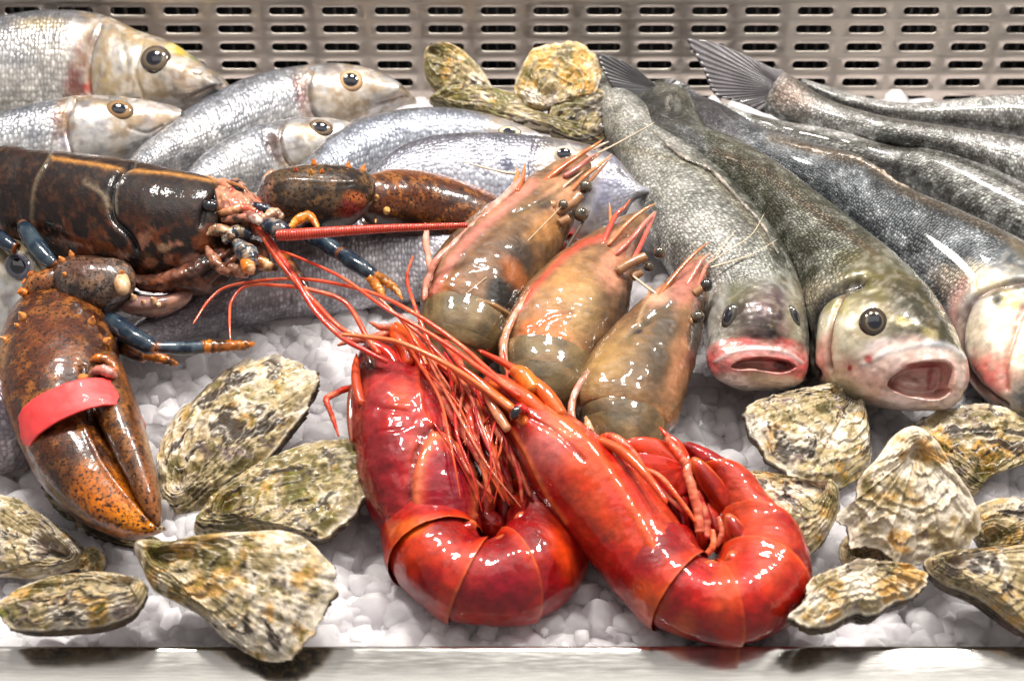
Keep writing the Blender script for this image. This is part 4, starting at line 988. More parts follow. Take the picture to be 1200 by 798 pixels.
prawn_base('largest raw prawn with black and amber head, reaching highest of the three',
    [(502,362,582,408,6,1.8),(494,344,602,388,6.3,2.5),(500,318,625,352,6.6,2.9),(524,287,648,308,7,2.9),(556,258,664,277,7.4,2.6),(588,234,675,254,7.8,2.2),(615,214,682,232,8,1.7),(642,196,688,212,8.2,1.1),(666,184,696,196,8.3,.6),(688,175,704,182,8.4,.25)],
    [(496,350,602,384,6.2,2.5),(490,374,594,408,5.7,2.5),(490,395,574,428,5,2.3),(497,420,562,445,4.5,2),(505,440,548,460,4,1.4)],
    p1,
    [([(497,352,8.6,3),(500,330,8.8,4),(512,305,9,4.5),(530,288,9.2,4.5),(553,268,9.3,5),(575,247,9.6,5),(597,226,9.8,5),(614,207,10,4)], (.66, .26, .18)),
     ([(500,340,8.2,3),(507,318,8.4,4),(524,312,8.5,4),(545,296,8.8,4)], (.60, .28, .20)),
     ([(505,330,8.6,3),(502,302,8.8,4),(499,282,9,4.5),(500,270,9.2,3),(498,261,9.3,1)], (.72, .33, .24))],
    [([(605,226,9.8,5),(611,212,10,4.5),(614,200,10.3,3),(616,190,10.5,.5)], (.60, .18, .07), (.75, .35, .15)),
     ([(600,222,9.8,4),(606,206,10,3.5),(606,196,10.2,1)], (.72, .30, .10), (.75, .4, .15)),
     ([(628,222,9.5,6),(650,203,9.8,5.5),(675,185,10.1,4.5),(695,172,10.4,3),(706,164,10.5,.6)], (.55, .17, .06), (.70, .30, .12)),
     ([(655,218,9.2,5),(672,200,9.5,4),(695,186,9.8,3),(712,172,10,.6)], (.62, .28, .16), (.8, .5, .35)),
     ([(668,225,9,4.5),(685,207,9.3,4),(702,194,9.6,3),(718,180,9.8,.5)], (.58, .22, .08), (.75, .4, .2)),
     ([(668,240,8.8,4),(690,214,9.1,3.5),(708,194,9.4,2),(716,184,9.5,.4)], (.35, .16, .07), (.7, .4, .2)),
     ([(660,208,9.6,5),(678,196,9.8,5),(690,186,10,3),(700,180,10.1,1)], (.55, .20, .16), (.6, .3, .25)),
     ([(640,345,7,2.5),(652,318,7.5,3),(665,290,8,3),(682,262,8.4,2.5),(692,246,8.6,.6)], (.10, .07, .05), (.2, .13, .09)),
     ([(645,232,9.1,3.5),(664,216,9.4,2.5),(684,200,9.6,.6)], (.75, .52, .38), (.8, .6, .45))],
    [[(700,180,10,1),(716,172,10.2,.9),(742,158,10.5,.7),(768,143,11,.35)], [(695,176,10,1.6),(705,170,10.1,1.4),(714,166,10.2,.5)], [(543,190,9.8,.5),(565,196,9.8,1.2),(590,202,9.8,1.6),(604,204,9.9,1.8)], [(545,345,9,.5),(600,300,9,.5),(660,240,9.6,.4)]],
    [(((650,250,8.9,5),(668,240,9.2,6.5),(680,228,9.5,7)), (686,219,9.7), 8.5), (((655,262,8.6,5),(668,256,8.8,6)), (681,251,8.9), 9), ([(640,240,9.2,6),(652,241,9.3,6.5)], (660,240,9.5), 6)],
    [([(570,412,6,2),(575,395,6.3,3.2),(573,378,6.6,2.5),(571,368,6.8,.8)], (.45, .03, .03))], 7)
# ---- middle prawn
def p2(c):
    c.paint(640, 395, 36, 30, 15, (.72, .22, .05), .85, .7, .4, 1); c.paint(665, 335, 40, 26, -40, (.66, .36, .14), .7, .8, .4); c.paint(700, 375, 16, 50, 20, BRN, .55, .8, .4)
    c.paint(680, 370, 22, 44, 20, (.55, .37, .17), .7, .8, .4); c.paint(655, 418, 50, 8, 12, (.74, .40, .13), .9, .6, .3); c.paint(724, 375, 10, 55, 22, (.10, .07, .06), .7, .6, .3)
    c.paint(718, 318, 20, 24, -20, (.70, .36, .24), .8, .7, .5, 1.5); c.paint(730, 290, 22, 20, -40, (.70, .32, .2), .7, .7, .5, 1.5)
    c.line([(606, 365), (640, 322), (676, 290), (705, 278)], 4, (.66, .12, .07), .85, .10); c.line([(700, 300), (712, 292), (735, 276)], 2.2, (.3, .16, .08), .7, -.12)
    c.line([(612, 425), (622, 395), (645, 372), (672, 366)], 1.6, (.35, .10, .04), .7, -.08)
    c.emboss(640, 395, 26, 22, 0, .14, .9)
prawn_base('middle raw prawn with orange cheek patch and pale stalked eye',
    [(588,430,690,448,5.1,2.3),(582,402,702,425,5.3,2.5),(594,370,728,388,5.7,2.9),(618,336,738,356,6,2.8),(648,308,742,326,6.4,2.4),(678,288,745,302,6.8,1.9),(703,272,750,282,7,1.4),(722,260,756,267,7.2,.8),(742,250,762,254,7.3,.3)],
    [(584,412,698,436,5.3,2.7),(588,440,692,464,4.9,2.6),(600,468,668,486,4.2,2),(612,485,655,494,3.8,1.5)],
    p2,
    [([(596,438,6.6,3),(590,415,7,5),(592,395,7.3,5),(600,376,7.6,4.5),(612,358,7.8,4.5),(625,340,8,4.5)], (.70, .33, .18)),
     ([(608,400,7,4),(618,380,7.2,5),(630,362,7.4,4),(642,345,7.6,3)], (.66, .38, .28)),
     ([(604,420,6.8,4),(612,398,7,4),(628,375,7.2,3)], (.75, .52, .44))],
    [([(705,290,8.4,5),(713,270,8.8,5),(722,252,9.1,4),(732,243,9.3,3),(739,233,9.5,1)], (.72, .12, .07), (.72, .2, .1)),
     ([(716,268,8.8,3.5),(715,250,9,3),(714,237,9.1,.6)], (.60, .25, .10), (.6, .35, .2)),
     ([(712,288,8.6,4),(735,262,9,4),(755,246,9.3,3),(770,238,9.5,.6)], (.66, .26, .12), (.75, .4, .2)),
     ([(720,300,8.3,4.5),(742,278,8.6,4.5),(755,262,8.9,4),(768,248,9.1,1.5)], (.68, .22, .16), (.75, .35, .28)),
     ([(742,305,8,5),(752,285,8.3,4.5),(762,262,8.6,4),(769,248,8.8,1.5)], (.66, .14, .10), (.72, .3, .25)),
     ([(728,395,5.5,2.5),(708,410,6,3),(690,430,6.2,3),(672,458,6.2,3.5)], (.60, .15, .05), (.5, .12, .05))],
    [[(740,322,7.8,1.2),(760,338,8,1.8),(778,350,8,1.5)]],
    [([(722,318,8.2,6),(742,307,8.5,6),(758,300,8.7,5.5)], (773,296,8.9), 7.5), ([(740,325,7.6,6),(752,318,7.8,5)], (760,313,7.9), 6)],
    [([(585,440,6,3),(600,450,6,3)], (.5, .2, .1))], 6)
# ---- smallest prawn
def p3(c):
    c.paint(745, 430, 20, 56, 18, (.24, .16, .08), .6, .8, .4); c.paint(710, 430, 26, 50, 30, (.50, .32, .12), .7, .8, .4); c.paint(775, 400, 14, 70, 12, (.10, .09, .07), .7, .7, .4)
    c.paint(760, 490, 40, 16, 15, (.70, .36, .16), .8, .7, .4); c.paint(795, 430, 12, 56, 12, (.60, .30, .16), .7, .7, .4); c.paint(815, 385, 8, 50, 6, (.06, .055, .05), .8, .6, .3)
    c.paint(748, 388, 5, 4, 0, (.04, .03, .05), .95, .4, .2); c.paint(757, 378, 8, 4, -30, (.05, .04, .04), .8, .5, .3); c.paint(770, 345, 18, 14, -30, (.75, .45, .32), .8, .7, .5, 1.5)
    c.paint(805, 330, 22, 30, 10, (.66, .28, .22), .75, .7, .6, 2)
    c.line([(735, 395), (762, 372), (788, 355)], 3, (.15, .12, .07), .7, -.14); c.line([(762, 350), (752, 365), (748, 380)], 2, (.7, .5, .3), .5, .1)
    c.emboss(745, 440, 20, 40, 10, .12, .9)
prawn_base('smallest raw prawn, glassy olive brown, nearest the sea bass faces',
    [(680,490,778,514,4.7,2.2),(670,466,795,489,5,2.7),(684,432,810,440,5.3,2.9),(710,398,820,402,5.6,2.8),(740,368,824,370,6,2.4),(766,345,828,347,6.4,1.9),(786,328,831,328,6.8,1.4),(804,314,833,312,7,.9),(820,300,834,300,7.2,.4)],
    [(676,474,784,496,4.9,2.5),(682,498,780,520,4.5,2.5),(690,520,774,538,4,2.3),(700,540,760,552,3.4,1.8)],
    p3,
    [([(688,508,5.6,3),(672,494,6,4.5),(671,470,6.4,4.5),(680,450,6.7,4.5),(694,436,7,4),(708,420,7.2,3)], (.66, .34, .24)),
     ([(700,520,5.2,4),(692,508,5.4,7),(690,495,5.6,6),(686,488,5.7,2)], (.66, .40, .18))],
    [([(770,352,8,6.5),(782,334,8.3,5),(800,312,8.7,4),(818,294,9,3),(832,283,9.2,.6)], (.52, .20, .07), (.62, .28, .14)),
     ([(798,345,7.8,5),(812,322,8.2,4.5),(822,306,8.5,4),(833,296,8.7,1)], (.70, .28, .20), (.75, .4, .3)),
     ([(812,350,7.6,4),(820,330,7.9,4),(828,312,8.2,3.5),(838,300,8.4,1)], (.70, .22, .16), (.75, .4, .3)),
     ([(745,372,7.6,2.6),(758,350,7.8,3),(763,335,8,1)], (.66, .28, .12), (.7, .3, .15)),
     ([(802,360,7.5,4),(806,340,7.7,5),(812,330,7.8,2)], (.72, .40, .28), (.75, .5, .4))],
    [[(828,310,8.6,.9),(850,296,9,.8),(880,276,9.3,.6),(896,250,9.6,.35)], [(832,314,8.5,1.4),(852,308,8.8,1.2),(882,298,9,.7),(912,280,9.3,.3)], [(836,300,8.6,.8),(850,285,8.8,.6),(862,270,9,.4)]],
    [([(812,345,7.8,5),(822,338,8,6)], (828,334,8.2), 8), ([(800,380,7.2,6),(812,376,7.4,6)], (818,371,7.6), 7.5)],
    [], 5)

# ---------------------------------------------------------------- red prawns
RED = (.42, .008, .008); REDB = (.60, .02, .008); ORR = (.72, .075, .008); CRIM = (.20, .003, .012); PKR = (.62, .09, .07)
def seg_series(t, st, cuts, h, seedb, paints=None, mat=None, namep='tail_segment'):
    k = len(cuts)-1
    for i in range(k):
        a0, a1 = cuts[i], cuts[i+1]+.02 if i < k-1 else cuts[i+1]
        s = body(low(st), 90, 110, .1, cap0=0.0, cap1=(.25 if i == k-1 else 0), u0=a0, u1=a1, col=RED, bback=.8)
        fl = .20*CM*sst(.5, 1, s.u)*(1 if i < k-1 else 0)+.05*CM*(i == 0)
        s.V = s.V+s.N*fl[:, None]
        s.mottle(CRIM, .6, .5, .05, .35, seed=seedb+i); s.mottle(ORR, .5, .45, .1, .3, seed=seedb+i+20)
        s.C = mixc(s.C, np.array(ORR), sst(.72, .95, s.u)*.75)
        s.C = mixc(s.C, np.array((.80, .22, .06)), np.exp(-((s.u-.985)/.02)**2)*.7)
        s.mottle(PKR, .35, 1.6, .2, .25, seed=seedb+i+7)
        if paints: paints(s)
        s.rough(.10, .9, 3, seedb+i); s.rough(.015, 6, 3, seedb+i+2)
        so = s.build(namep, M_red, t)
        q = catmull(low(st), 9, u0=a0, u1=a1)
        if i < k-1:
            cxy = (q[5, 2:4]*.80+q[5, 0:2]*.20); dv = q[7, 2:4]-q[3, 2:4]; dv = dv/max(np.linalg.norm(dv), 1e-6); wv = q[5, 2:4]-q[5, 0:2]; wv = wv/np.linalg.norm(wv)
            aa = np.linspace(0, 2*math.pi, 14, endpoint=False)
            ln = max(10, np.linalg.norm(q[8, 2:4]-q[0, 2:4])*.75)
            ol = [tuple(cxy+wv*math.cos(x_)*20+dv*math.sin(x_)*ln) for x_ in aa]
            l = lamella(ol, q[5, 4]+q[5, 5]*.55, .1, .1, .55, (.60, .05, .01), nr=10, na=60); l.mottle(CRIM, .5, 1.2, .05, .3, seed=i); l.C = mixc(l.C, np.array((.80, .24, .08)), sst(.8, 1, l.u)); l.build('side_plate', M_red, t).parent = so
def LW(y): return 2.0*float(sst(500, 650, np.array(float(y))))
def low(st): return [tuple(q[:4])+(q[4]-LW((q[1]+q[3])/2), q[5]) for q in st]
def lowt(p): return [(q[0], q[1], q[2]-LW(q[1]), q[3]) for q in p]
# left red prawn
t1 = thing('red_prawn', 'dark crimson cooked prawn curled up, left of the two red ones', 'prawn', loc_of([(413,505,535,500,4)]), 'red prawns in front')
c = body(low([(452,392,462,392,5.6,.2),(428,408,462,400,5.4,.9),(417,430,484,428,5.2,1.8),(412,462,508,460,5,2.6),(413,503,535,498,4.8,3.0),(418,548,558,545,4.6,3.2),(430,592,570,592,4.5,3.1),(450,628,566,622,4.3,2.8),(470,650,556,642,4,2.3)]), 260, 130, .1, power=2.1, col=(.38, .012, .022), bback=.8)
c.mottle((.50, .05, .05), .6, .5, 0, .35, seed=3); c.mottle(CRIM, .6, .45, .1, .3, seed=5); c.mottle((.62, .14, .12), .35, 2, .15, .3, seed=9)
c.paint(468, 462, 40, 26, 20, (.60, .10, .09), .8, .8, .4); c.paint(448, 540, 26, 70, 0, (.24, .005, .015), .8, .8, .3); c.paint(505, 560, 40, 50, -15, (.55, .01, .03), .7, .8, .4)
c.paint(520, 520, 24, 20, 20, (.70, .10, .04), .7, .8, .4); c.paint(490, 545, 14, 50, -5, (.66, .14, .05), .5, .8, .4); c.paint(460, 492, 16, 10, -30, (.62, .015, .01), .8, .7, .4); c.paint(470, 468, 14, 22, 0, (.75, .13, .03), .6, .7, .4)
c.paint(424, 470, 8, 60, 4, (.30, .06, .03), .6, .7, .5); c.paint(500, 420, 24, 16, 30, (.7, .05, .02), .7, .7, .4); c.paint(430, 425, 12, 24, -10, (.10, .03, .02), .7, .6, .4)
c.line([(488, 430), (492, 470), (505, 500), (508, 508)], 3.2, (.66, .10, .04), .8, .22); c.line([(510, 505), (492, 528), (484, 560), (486, 600), (495, 618)], 2.4, (.75, .16, .08), .7, -.20); c.line([(510, 505), (545, 530), (562, 570), (558, 600)], 2.4, (.4, .01, .02), .6, -.16)
c.line([(446, 478), (480, 484), (474, 500), (446, 505)], 2.2, (.45, .01, .01), .8, -.1)
mo, sd = c.poly([(510,504),(492,528),(484,565),(485,600),(498,620),(530,624),(556,612),(562,585),(556,550),(536,520)], 2.2)
c.V = c.V+c.N*((mo*.22+.12*mo*sst(0, 30, sd))*CM)[:, None]; c.C = mixc(c.C, np.array((.85, .26, .12)), np.exp(-((sd-6)/6)**2)*.85); c.C = mixc(c.C, np.array((.34, .003, .03)), sst(12, 26, sd)*.85); gr = np.exp(-((sd+3)/2.5)**2)*(c.front > 0); c.C = mixc(c.C, np.array((.16, .0, .005)), gr*.8); c.V = c.V-c.N*(gr*.14*CM)[:, None]
c.refresh(); c.emboss(450, 560, 26, 50, 0, .12, .9); c.emboss(465, 460, 30, 24, 0, .1, .9)
c.rough(.17, .9, 3); c.rough(.02, 4, 3, 2); c.build('carapace', M_red, t1)
A1 = [(448,612,562,604,4.4,2.7),(449,640,562,614,4.6,2.9),(460,672,560,622,4.7,3.0),(485,702,564,630,4.7,3.0),(525,726,572,632,4.6,3.0),(575,734,582,628,4.5,3.0),(622,728,592,620,4.4,2.8),(658,710,598,610,4.3,2.6),(677,676,602,597,4.2,2.4),(675,636,598,586,4.2,2.1),(660,600,590,575,4.2,1.8),(636,572,582,563,4.2,1.4),(606,554,584,552,4.2,.8)]
def rp1(s):
    s.paint(500, 645, 50, 20, 10, (.78, .10, .015), .5, .8, .4); s.paint(600, 690, 60, 30, 0, (.42, .01, .05), .6, .8, .4); s.paint(480, 620, 26, 12, -10, (.80, .18, .02), .85, .7, .3)
    s.paint(655, 640, 14, 50, -25, (.80, .10, .01), .8, .7, .3); s.paint(625, 600, 36, 30, 30, (.30, .005, .01), .7, .8, .3)
seg_series(t1, A1, [0, .16, .32, .48, .66, .84, 1.0], 4, 30, rp1)
# right red prawn
t2 = thing('red_prawn', 'bright scarlet cooked prawn lying diagonally, tail curled round at right', 'prawn', loc_of([(655,615,755,558,5)]), 'red prawns in front')
c = body(low([(566,448,576,440,7,.3),(566,468,598,444,7,1.1),(578,494,628,464,6.8,1.9),(600,528,670,490,6.5,2.6),(625,570,716,522,6.2,3.1),(655,615,756,560,5.8,3.3),(690,656,790,603,5.4,3.4),(722,692,815,640,5.0,3.2),(748,715,828,658,4.6,2.6)]), 280, 130, .1, power=2.1, col=(.56, .02, .010), bback=.8)
c.mottle((.68, .09, .03), .6, .5, 0, .35, seed=13); c.mottle((.28, .004, .008), .7, .5, .08, .3, seed=15); c.mottle((.70, .20, .11), .4, 1.6, .15, .3, seed=19)
c.paint(640, 530, 36, 30, 30, (.62, .22, .20), .7, .8, .5); c.paint(660, 500, 30, 14, 30, (.72, .28, .10), .7, .7, .5); c.paint(690, 545, 34, 20, 35, (.78, .16, .04), .7, .8, .4); c.paint(660, 600, 24, 60, -38, (.50, .008, .015), .8, .8, .4)
c.paint(700, 600, 60, 26, 48, (.78, .13, .03), .6, .8, .5); c.paint(760, 600, 30, 50, -40, (.80, .15, .05), .6, .8, .5); c.paint(740, 585, 36, 20, 45, (.70, .06, .05), .7, .8, .4); c.paint(720, 660, 40, 26, 40, (.56, .01, .012), .6, .8, .4); c.paint(770, 640, 26, 30, 30, (.74, .08, .02), .7, .8, .4)
c.line([(640, 478), (690, 520), (725, 570), (755, 620), (775, 660)], 6, (.80, .17, .04), .75, .14); c.line([(576, 450), (610, 460), (650, 470), (700, 500), (735, 530)], 4, (.80, .20, .03), .85, .16)
c.line([(575, 480), (600, 505), (620, 535), (640, 575), (665, 612)], 2.6, (.82, .24, .06), .8, .12); c.line([(600, 480), (650, 505), (685, 540)], 2.2, (.4, .02, .01), .6, -.12)
c.paint(606, 482, 16, 22, 30, (.42, .01, .01), .7, .7, .4); c.emboss(660, 560, 36, 50, -40, .14, .9); c.emboss(600, 482, 14, 14, 0, -.2, .8)
c.rough(.06, .9, 3, 4); c.rough(.02, 4, 3, 5); c.build('carapace', M_red, t2)
A2 = [(705,672,812,626,5.2,3.1),(728,702,818,640,5,3.2),(760,730,824,650,4.9,3.2),(805,748,834,656,4.8,3.2),(855,755,842,658,4.8,3.2),(902,746,848,652,4.8,3.1),(932,722,852,642,4.8,3.0),(941,690,852,628,4.8,2.9),(934,655,846,610,4.8,2.7),(915,618,835,590,4.8,2.5),(890,584,822,566,4.8,2.2),(860,555,806,548,4.8,1.8),(830,534,792,534,4.8,1.3),(806,522,784,526,4.8,.7)]
def rp2(s):
    s.paint(860, 700, 70, 40, 0, (.76, .03, .012), .6, .8, .4); s.paint(850, 690, 20, 44, 10, (.82, .18, .05), .55, .8, .4); s.paint(800, 735, 14, 22, 20, (.82, .2, .05), .6, .8, .4); s.paint(905, 660, 22, 34, 20, (.82, .14, .03), .6, .8, .4); s.paint(880, 600, 30, 50, -30, (.78, .16, .07), .6, .8, .5); s.paint(760, 700, 26, 20, 40, (.80, .16, .02), .6, .7, .3)
seg_series(t2, A2, [0, .15, .30, .46, .62, .80, 1.0], 4, 60, rp2)
# tail fan of the right red prawn
for k_, (ol, col_, hh) in enumerate([
        ([(800,534),(790,522),(770,514),(748,512),(732,518),(742,528),(765,536),(790,544)], (.72, .07, .01), 6.2),
        ([(804,546),(785,536),(760,530),(738,532),(722,540),(738,552),(765,558),(795,560)], (.66, .03, .01), 5.7),
        ([(808,560),(785,556),(757,556),(735,562),(748,576),(775,584),(802,580)], (.55, .015, .01), 5.2),
        ([(812,545),(800,520),(784,508),(772,500),(784,520),(796,540),(806,556)], (.75, .08, .01), 6.4)]):
    l = lamella(ol, hh-LW(545), .3, .1, .25, col_, rays=9, root=(804, 548), nr=14, na=120); l.mottle(ORR, .5, 1.2, .0, .3, seed=k_); l.build('tail_fan', M_red, t2)
# eyes
p = P(604, 484, 9.3); k = ((p-CAM)@FWD)/F_PX/CM
blob(p, 9*k, n=20, stretch=(1, .7, .8), col=(.012, .01, .02), M=np.stack([nz(RGT*.5+UPV*.9), nz(RGT*.9-UPV*.5), TOCAM], 0)).build('eye', M_eye, t2)
def legs(t, L, name='leg', mat=None, seed=0, base=(.60, .03, .012)):
    for i, pts in enumerate(L):
        rr = random.Random(seed+i); c = [base, (.72, .10, .02), (.42, .01, .01), (.62, .12, .06)][rr.randrange(4)]
        b = tube(lowt(pts), n=9, col=c, wob=.25, seed=i, m=14*len(pts)); b.mottle((.80, .30, .15), .5, 2.5, .1, .25, seed=i); b.build(name, mat or M_feeler, t)
legs(t1, [
    [(500,425,6,5),(520,455,6.4,6),(545,500,6.6,6),(565,545,6.6,4),(575,590,6.2,3)],
    [(512,420,6.4,5),(535,445,6.8,5),(560,480,7,5),(578,530,6.8,4),(588,570,6.4,2.5)],
    [(490,415,6.2,5),(505,440,6.6,5),(525,480,6.8,5),(550,520,6.8,4),(572,560,6.5,2)],
    [(520,400,6.6,5),(540,430,7,5),(548,470,7.2,5),(556,510,7,4),(570,550,6.6,2.5)],
    [(520,430,5.8,7),(540,470,5.8,7),(565,510,5.8,7),(590,550,5.8,6),(600,580,5.6,3)],
    [(500,430,5.4,9),(530,480,5.4,9),(560,530,5.4,9),(590,575,5.2,8),(620,600,5,4)],
    [(540,440,5.5,9),(570,490,5.5,10),(600,540,5.4,10),(625,580,5.2,9),(640,610,5,4)],
    [(470,400,6,6),(478,415,6.2,7),(495,435,6.2,6),(515,470,6,4)],
    [(455,395,6.4,3),(468,385,6.7,6),(478,392,6.8,7),(492,410,6.8,8),(510,432,6.6,7)],
    [(560,455,6.6,4),(580,500,6.8,5),(605,545,6.7,4),(622,582,6.3,2)],
    [(575,470,6.8,3.5),(592,512,6.9,4),(608,556,6.7,3),(612,590,6.3,1.5)],
    [(418,452,5.8,3),(400,458,6,4),(384,466,6.2,4),(383,472,6.2,3.5),(390,490,5.6,3),(397,512,5,1.2)],
    [(432,508,6.6,1.5),(455,509,6.9,3),(474,503,7,1.5)],
    [(500,425,6.2,2.5),(512,470,6.8,3),(530,520,7,3),(555,560,6.8,2),(580,585,6.4,1)],
], seed=3)
# forehead spines of the left red prawn
for pts, c1, c2 in [([(424,475,6.8,5),(418,452,7,6),(417,430,7.2,5),(418,414,7.5,.8)], (.66, .10, .03), (.75, .12, .02)),
                    ([(440,450,6.8,5),(436,430,7.2,7),(428,412,7.5,4),(420,405,7.6,.6)], (.13, .05, .03), (.6, .08, .02)),
                    ([(412,520,5.2,2),(411,490,5.6,5),(413,460,6,5),(420,440,6.4,3)], (.35, .10, .05), (.4, .12, .06)),
                    ([(466,430,7,8),(455,415,7.2,8),(440,405,7.4,6),(425,395,7.6,3)], (.66, .04, .012), (.75, .08, .02)),
                    ([(480,430,7,8),(475,410,7.3,9),(465,395,7.5,8),(458,380,7.7,3)], (.75, .10, .015), (.8, .16, .02)),
                    ([(497,440,7,8),(492,415,7.3,10),(478,395,7.5,8),(462,378,7.7,3)], (.70, .05, .012), (.8, .2, .03))]:
    spike(pts, c1, c2, n=12).build('head_spine', M_red, t1)
legs(t1, [[(395,405,7.4,1.2),(412,399,7.5,4),(432,397,7.5,5),(452,391,7.4,5),(466,388,7.2,3)], [(432,377,7.8,1),(445,383,7.8,3.5),(462,385,7.6,5),(474,392,7.4,4)]], base=(.42, .12, .09), seed=40)
# legs and spines of the right red prawn
legs(t2, [
    [(820,625,6.6,6),(818,600,6.9,6),(812,575,7.1,6),(806,555,7.2,5.5),(806,540,7.2,4)],
    [(828,632,6.4,5),(826,605,6.7,6),(815,575,6.9,5)],
    [(806,545,7.2,6),(792,528,7.2,6),(782,512,7.2,4)],
    [(752,548,7,3),(775,560,7.2,3.5),(800,590,7.2,3),(815,612,7,2)],
    [(758,560,6.6,2.5),(780,580,6.8,3),(802,600,6.9,2.5)],
    [(838,640,6,4),(846,625,6.4,3.5),(842,605,6.6,3)], [(828,650,6,4),(836,638,6.4,4),(835,620,6.6,3)],
    [(704,512,7,3),(718,512,7.4,5),(735,524,7.5,5),(750,542,7.4,4),(758,556,7.2,2)],
], seed=12, base=(.72, .05, .012))
for pts, c1, c2 in [([(640,490,8.4,10),(620,470,8.8,10),(600,455,9,8),(580,442,9.2,5),(562,432,9.3,2)], (.78, .14, .02), (.72, .04, .012)),
                    ([(660,490,8.6,8),(640,462,9,9),(615,440,9.2,6),(590,425,9.4,4),(560,410,9.6,2)], (.78, .18, .03), (.75, .07, .015)),
                    ([(620,500,8.2,8),(598,478,8.6,6),(578,462,8.8,6),(556,442,9,4),(535,425,9.2,2)], (.80, .20, .03), (.72, .10, .02)),
                    ([(628,460,9,10),(612,440,9.2,11),(598,432,9.4,5)], (.80, .26, .03), (.75, .2, .03)),
                    ([(596,505,8,5),(585,488,8.2,6),(574,470,8.4,5),(565,455,8.6,2)], (.80, .40, .22), (.7, .1, .05)),
                    ([(618,482,9,4),(610,478,9.1,6),(604,480,9.2,5)], (.66, .03, .02), (.5, .01, .01)),
                    ([(700,515,8,6),(730,530,8,6),(760,560,7.8,5),(782,590,7.4,3)], (.80, .16, .03), (.75, .1, .02))]:
    spike(pts, c1, c2, n=12).build('head_spine', M_red, t2)
# long feelers: each runs as a free curve above the ice
FE = [[(620,470,9,3.2),(580,440,9.4,3),(540,405,9.8,2.8),(490,370,10,2.6),(440,345,10,2.4),(380,330,9.8,2.2),(330,327,9.4,2),(270,335,8.8,1.8),(245,352,8.4,1.6),(226,380,8,1.2)],
      [(610,465,9.2,3.2),(560,430,9.6,3),(510,395,9.9,2.8),(450,360,10.2,2.4),(400,325,10.4,2),(345,300,10.4,1.6),(320,292,10.3,1.2)],
      [(600,480,9,3.4),(560,450,9.2,3.2),(520,425,9.4,3.2),(470,402,9.5,3),(430,395,9.6,2.8),(400,392,9.6,2.4)],
      [(440,410,8.4,3.4),(430,395,8.7,3.4),(405,355,9.2,3),(365,340,9.4,2.6),(330,335,9.2,2.4),(290,335,8.8,2),(272,352,8.4,1.8),(269,372,8.2,1.6),(270,399,7.8,1)],
      [(455,425,8,3),(430,412,8.4,3),(400,395,8.8,3.2),(370,365,9.2,3.4),(345,325,9.8,3.6),(318,285,10.4,4),(296,258,10.8,4)],
      [(445,415,8.4,3),(430,398,8.6,3),(400,385,9,3),(365,350,9.4,3),(330,310,10,3.4),(305,272,10.6,3.4),(294,258,10.8,3)],
      [(510,420,7.4,2.6),(498,390,8,2.4),(483,350,8.6,2.2),(477,325,8.9,1.8),(484,300,9.2,1.4)],
      [(500,428,7.8,2.2),(487,400,8.2,2),(470,375,8.6,1.8),(440,345,9,1.4)],
      [(570,460,8.6,3),(540,440,8.8,3),(505,405,9.2,2.8),(487,388,9.4,2.4),(460,365,9.6,2)],
      [(650,500,8,1.6),(600,455,9,1.8),(594,430,9.2,1.4),(590,410,9.2,.8)]]
for i, f_ in enumerate(FE):
    b = tube(f_, n=10, col=[(.66, .06, .015), (.72, .05, .012), (.78, .14, .03), (.62, .06, .02), (.70, .03, .015)][i % 5], m=140)
    b.mottle((.8, .25, .1), .4, 2, .1, .3, seed=i); b.build('feeler', M_feeler, t1 if i in (3, 4, 5, 6, 7) else t2)

# swimming legs and soft underside packed in the curl of each red prawn
def pleo(t, polys, seed):
    for i, (ol, hh, col_) in enumerate(polys):
        l = lamella(ol, hh-LW(np.mean([q[1] for q in ol])), .2, .25, .5, col_, rays=5, nr=12, na=70); l.mottle(ORR, .5, 1.4, .1, .25, seed=seed+i); l.mottle(CRIM, .6, 1.1, .0, .3, seed=seed+i+9); l.rough(.06, 2, 3, i); l.build('swimming_leg', M_red, t)
DR = (.24, .004, .008)
pleo(t1, [([(560,560),(585,548),(612,556),(640,580),(636,612),(610,622),(585,606),(566,590)], 3.6, DR),
          ([(548,590),(562,566),(580,552),(590,560),(582,590),(572,620),(556,622)], 4.8, (.62, .12, .08)),
          ([(575,560),(590,556),(606,580),(604,610),(588,618),(580,590)], 4.6, (.36, .008, .012)),
          ([(592,556),(612,560),(626,590),(618,610),(604,600)], 4.7, (.30, .006, .01)),
          ([(556,600),(575,596),(592,610),(588,630),(570,632)], 4.5, (.5, .02, .01))], 80)
pleo(t2, [([(770,560),(800,548),(830,560),(850,600),(852,645),(835,662),(812,640),(790,600)], 3.6, DR),
          ([(742,548),(765,545),(800,575),(818,615),(815,640),(795,620),(765,580)], 4.4, (.34, .006, .008)),
          ([(812,560),(826,580),(832,612),(828,645),(818,640),(812,605),(806,575)], 5.2, (.66, .04, .01)),
          ([(828,590),(842,600),(848,630),(840,650),(832,632)], 5.2, (.62, .05, .02)),
          ([(790,560),(806,575),(812,605),(808,630),(796,600)], 4.9, (.44, .01, .01)),
          ([(838,600),(856,612),(858,640),(846,652),(840,630)], 5.0, (.7, .12, .06))], 90)

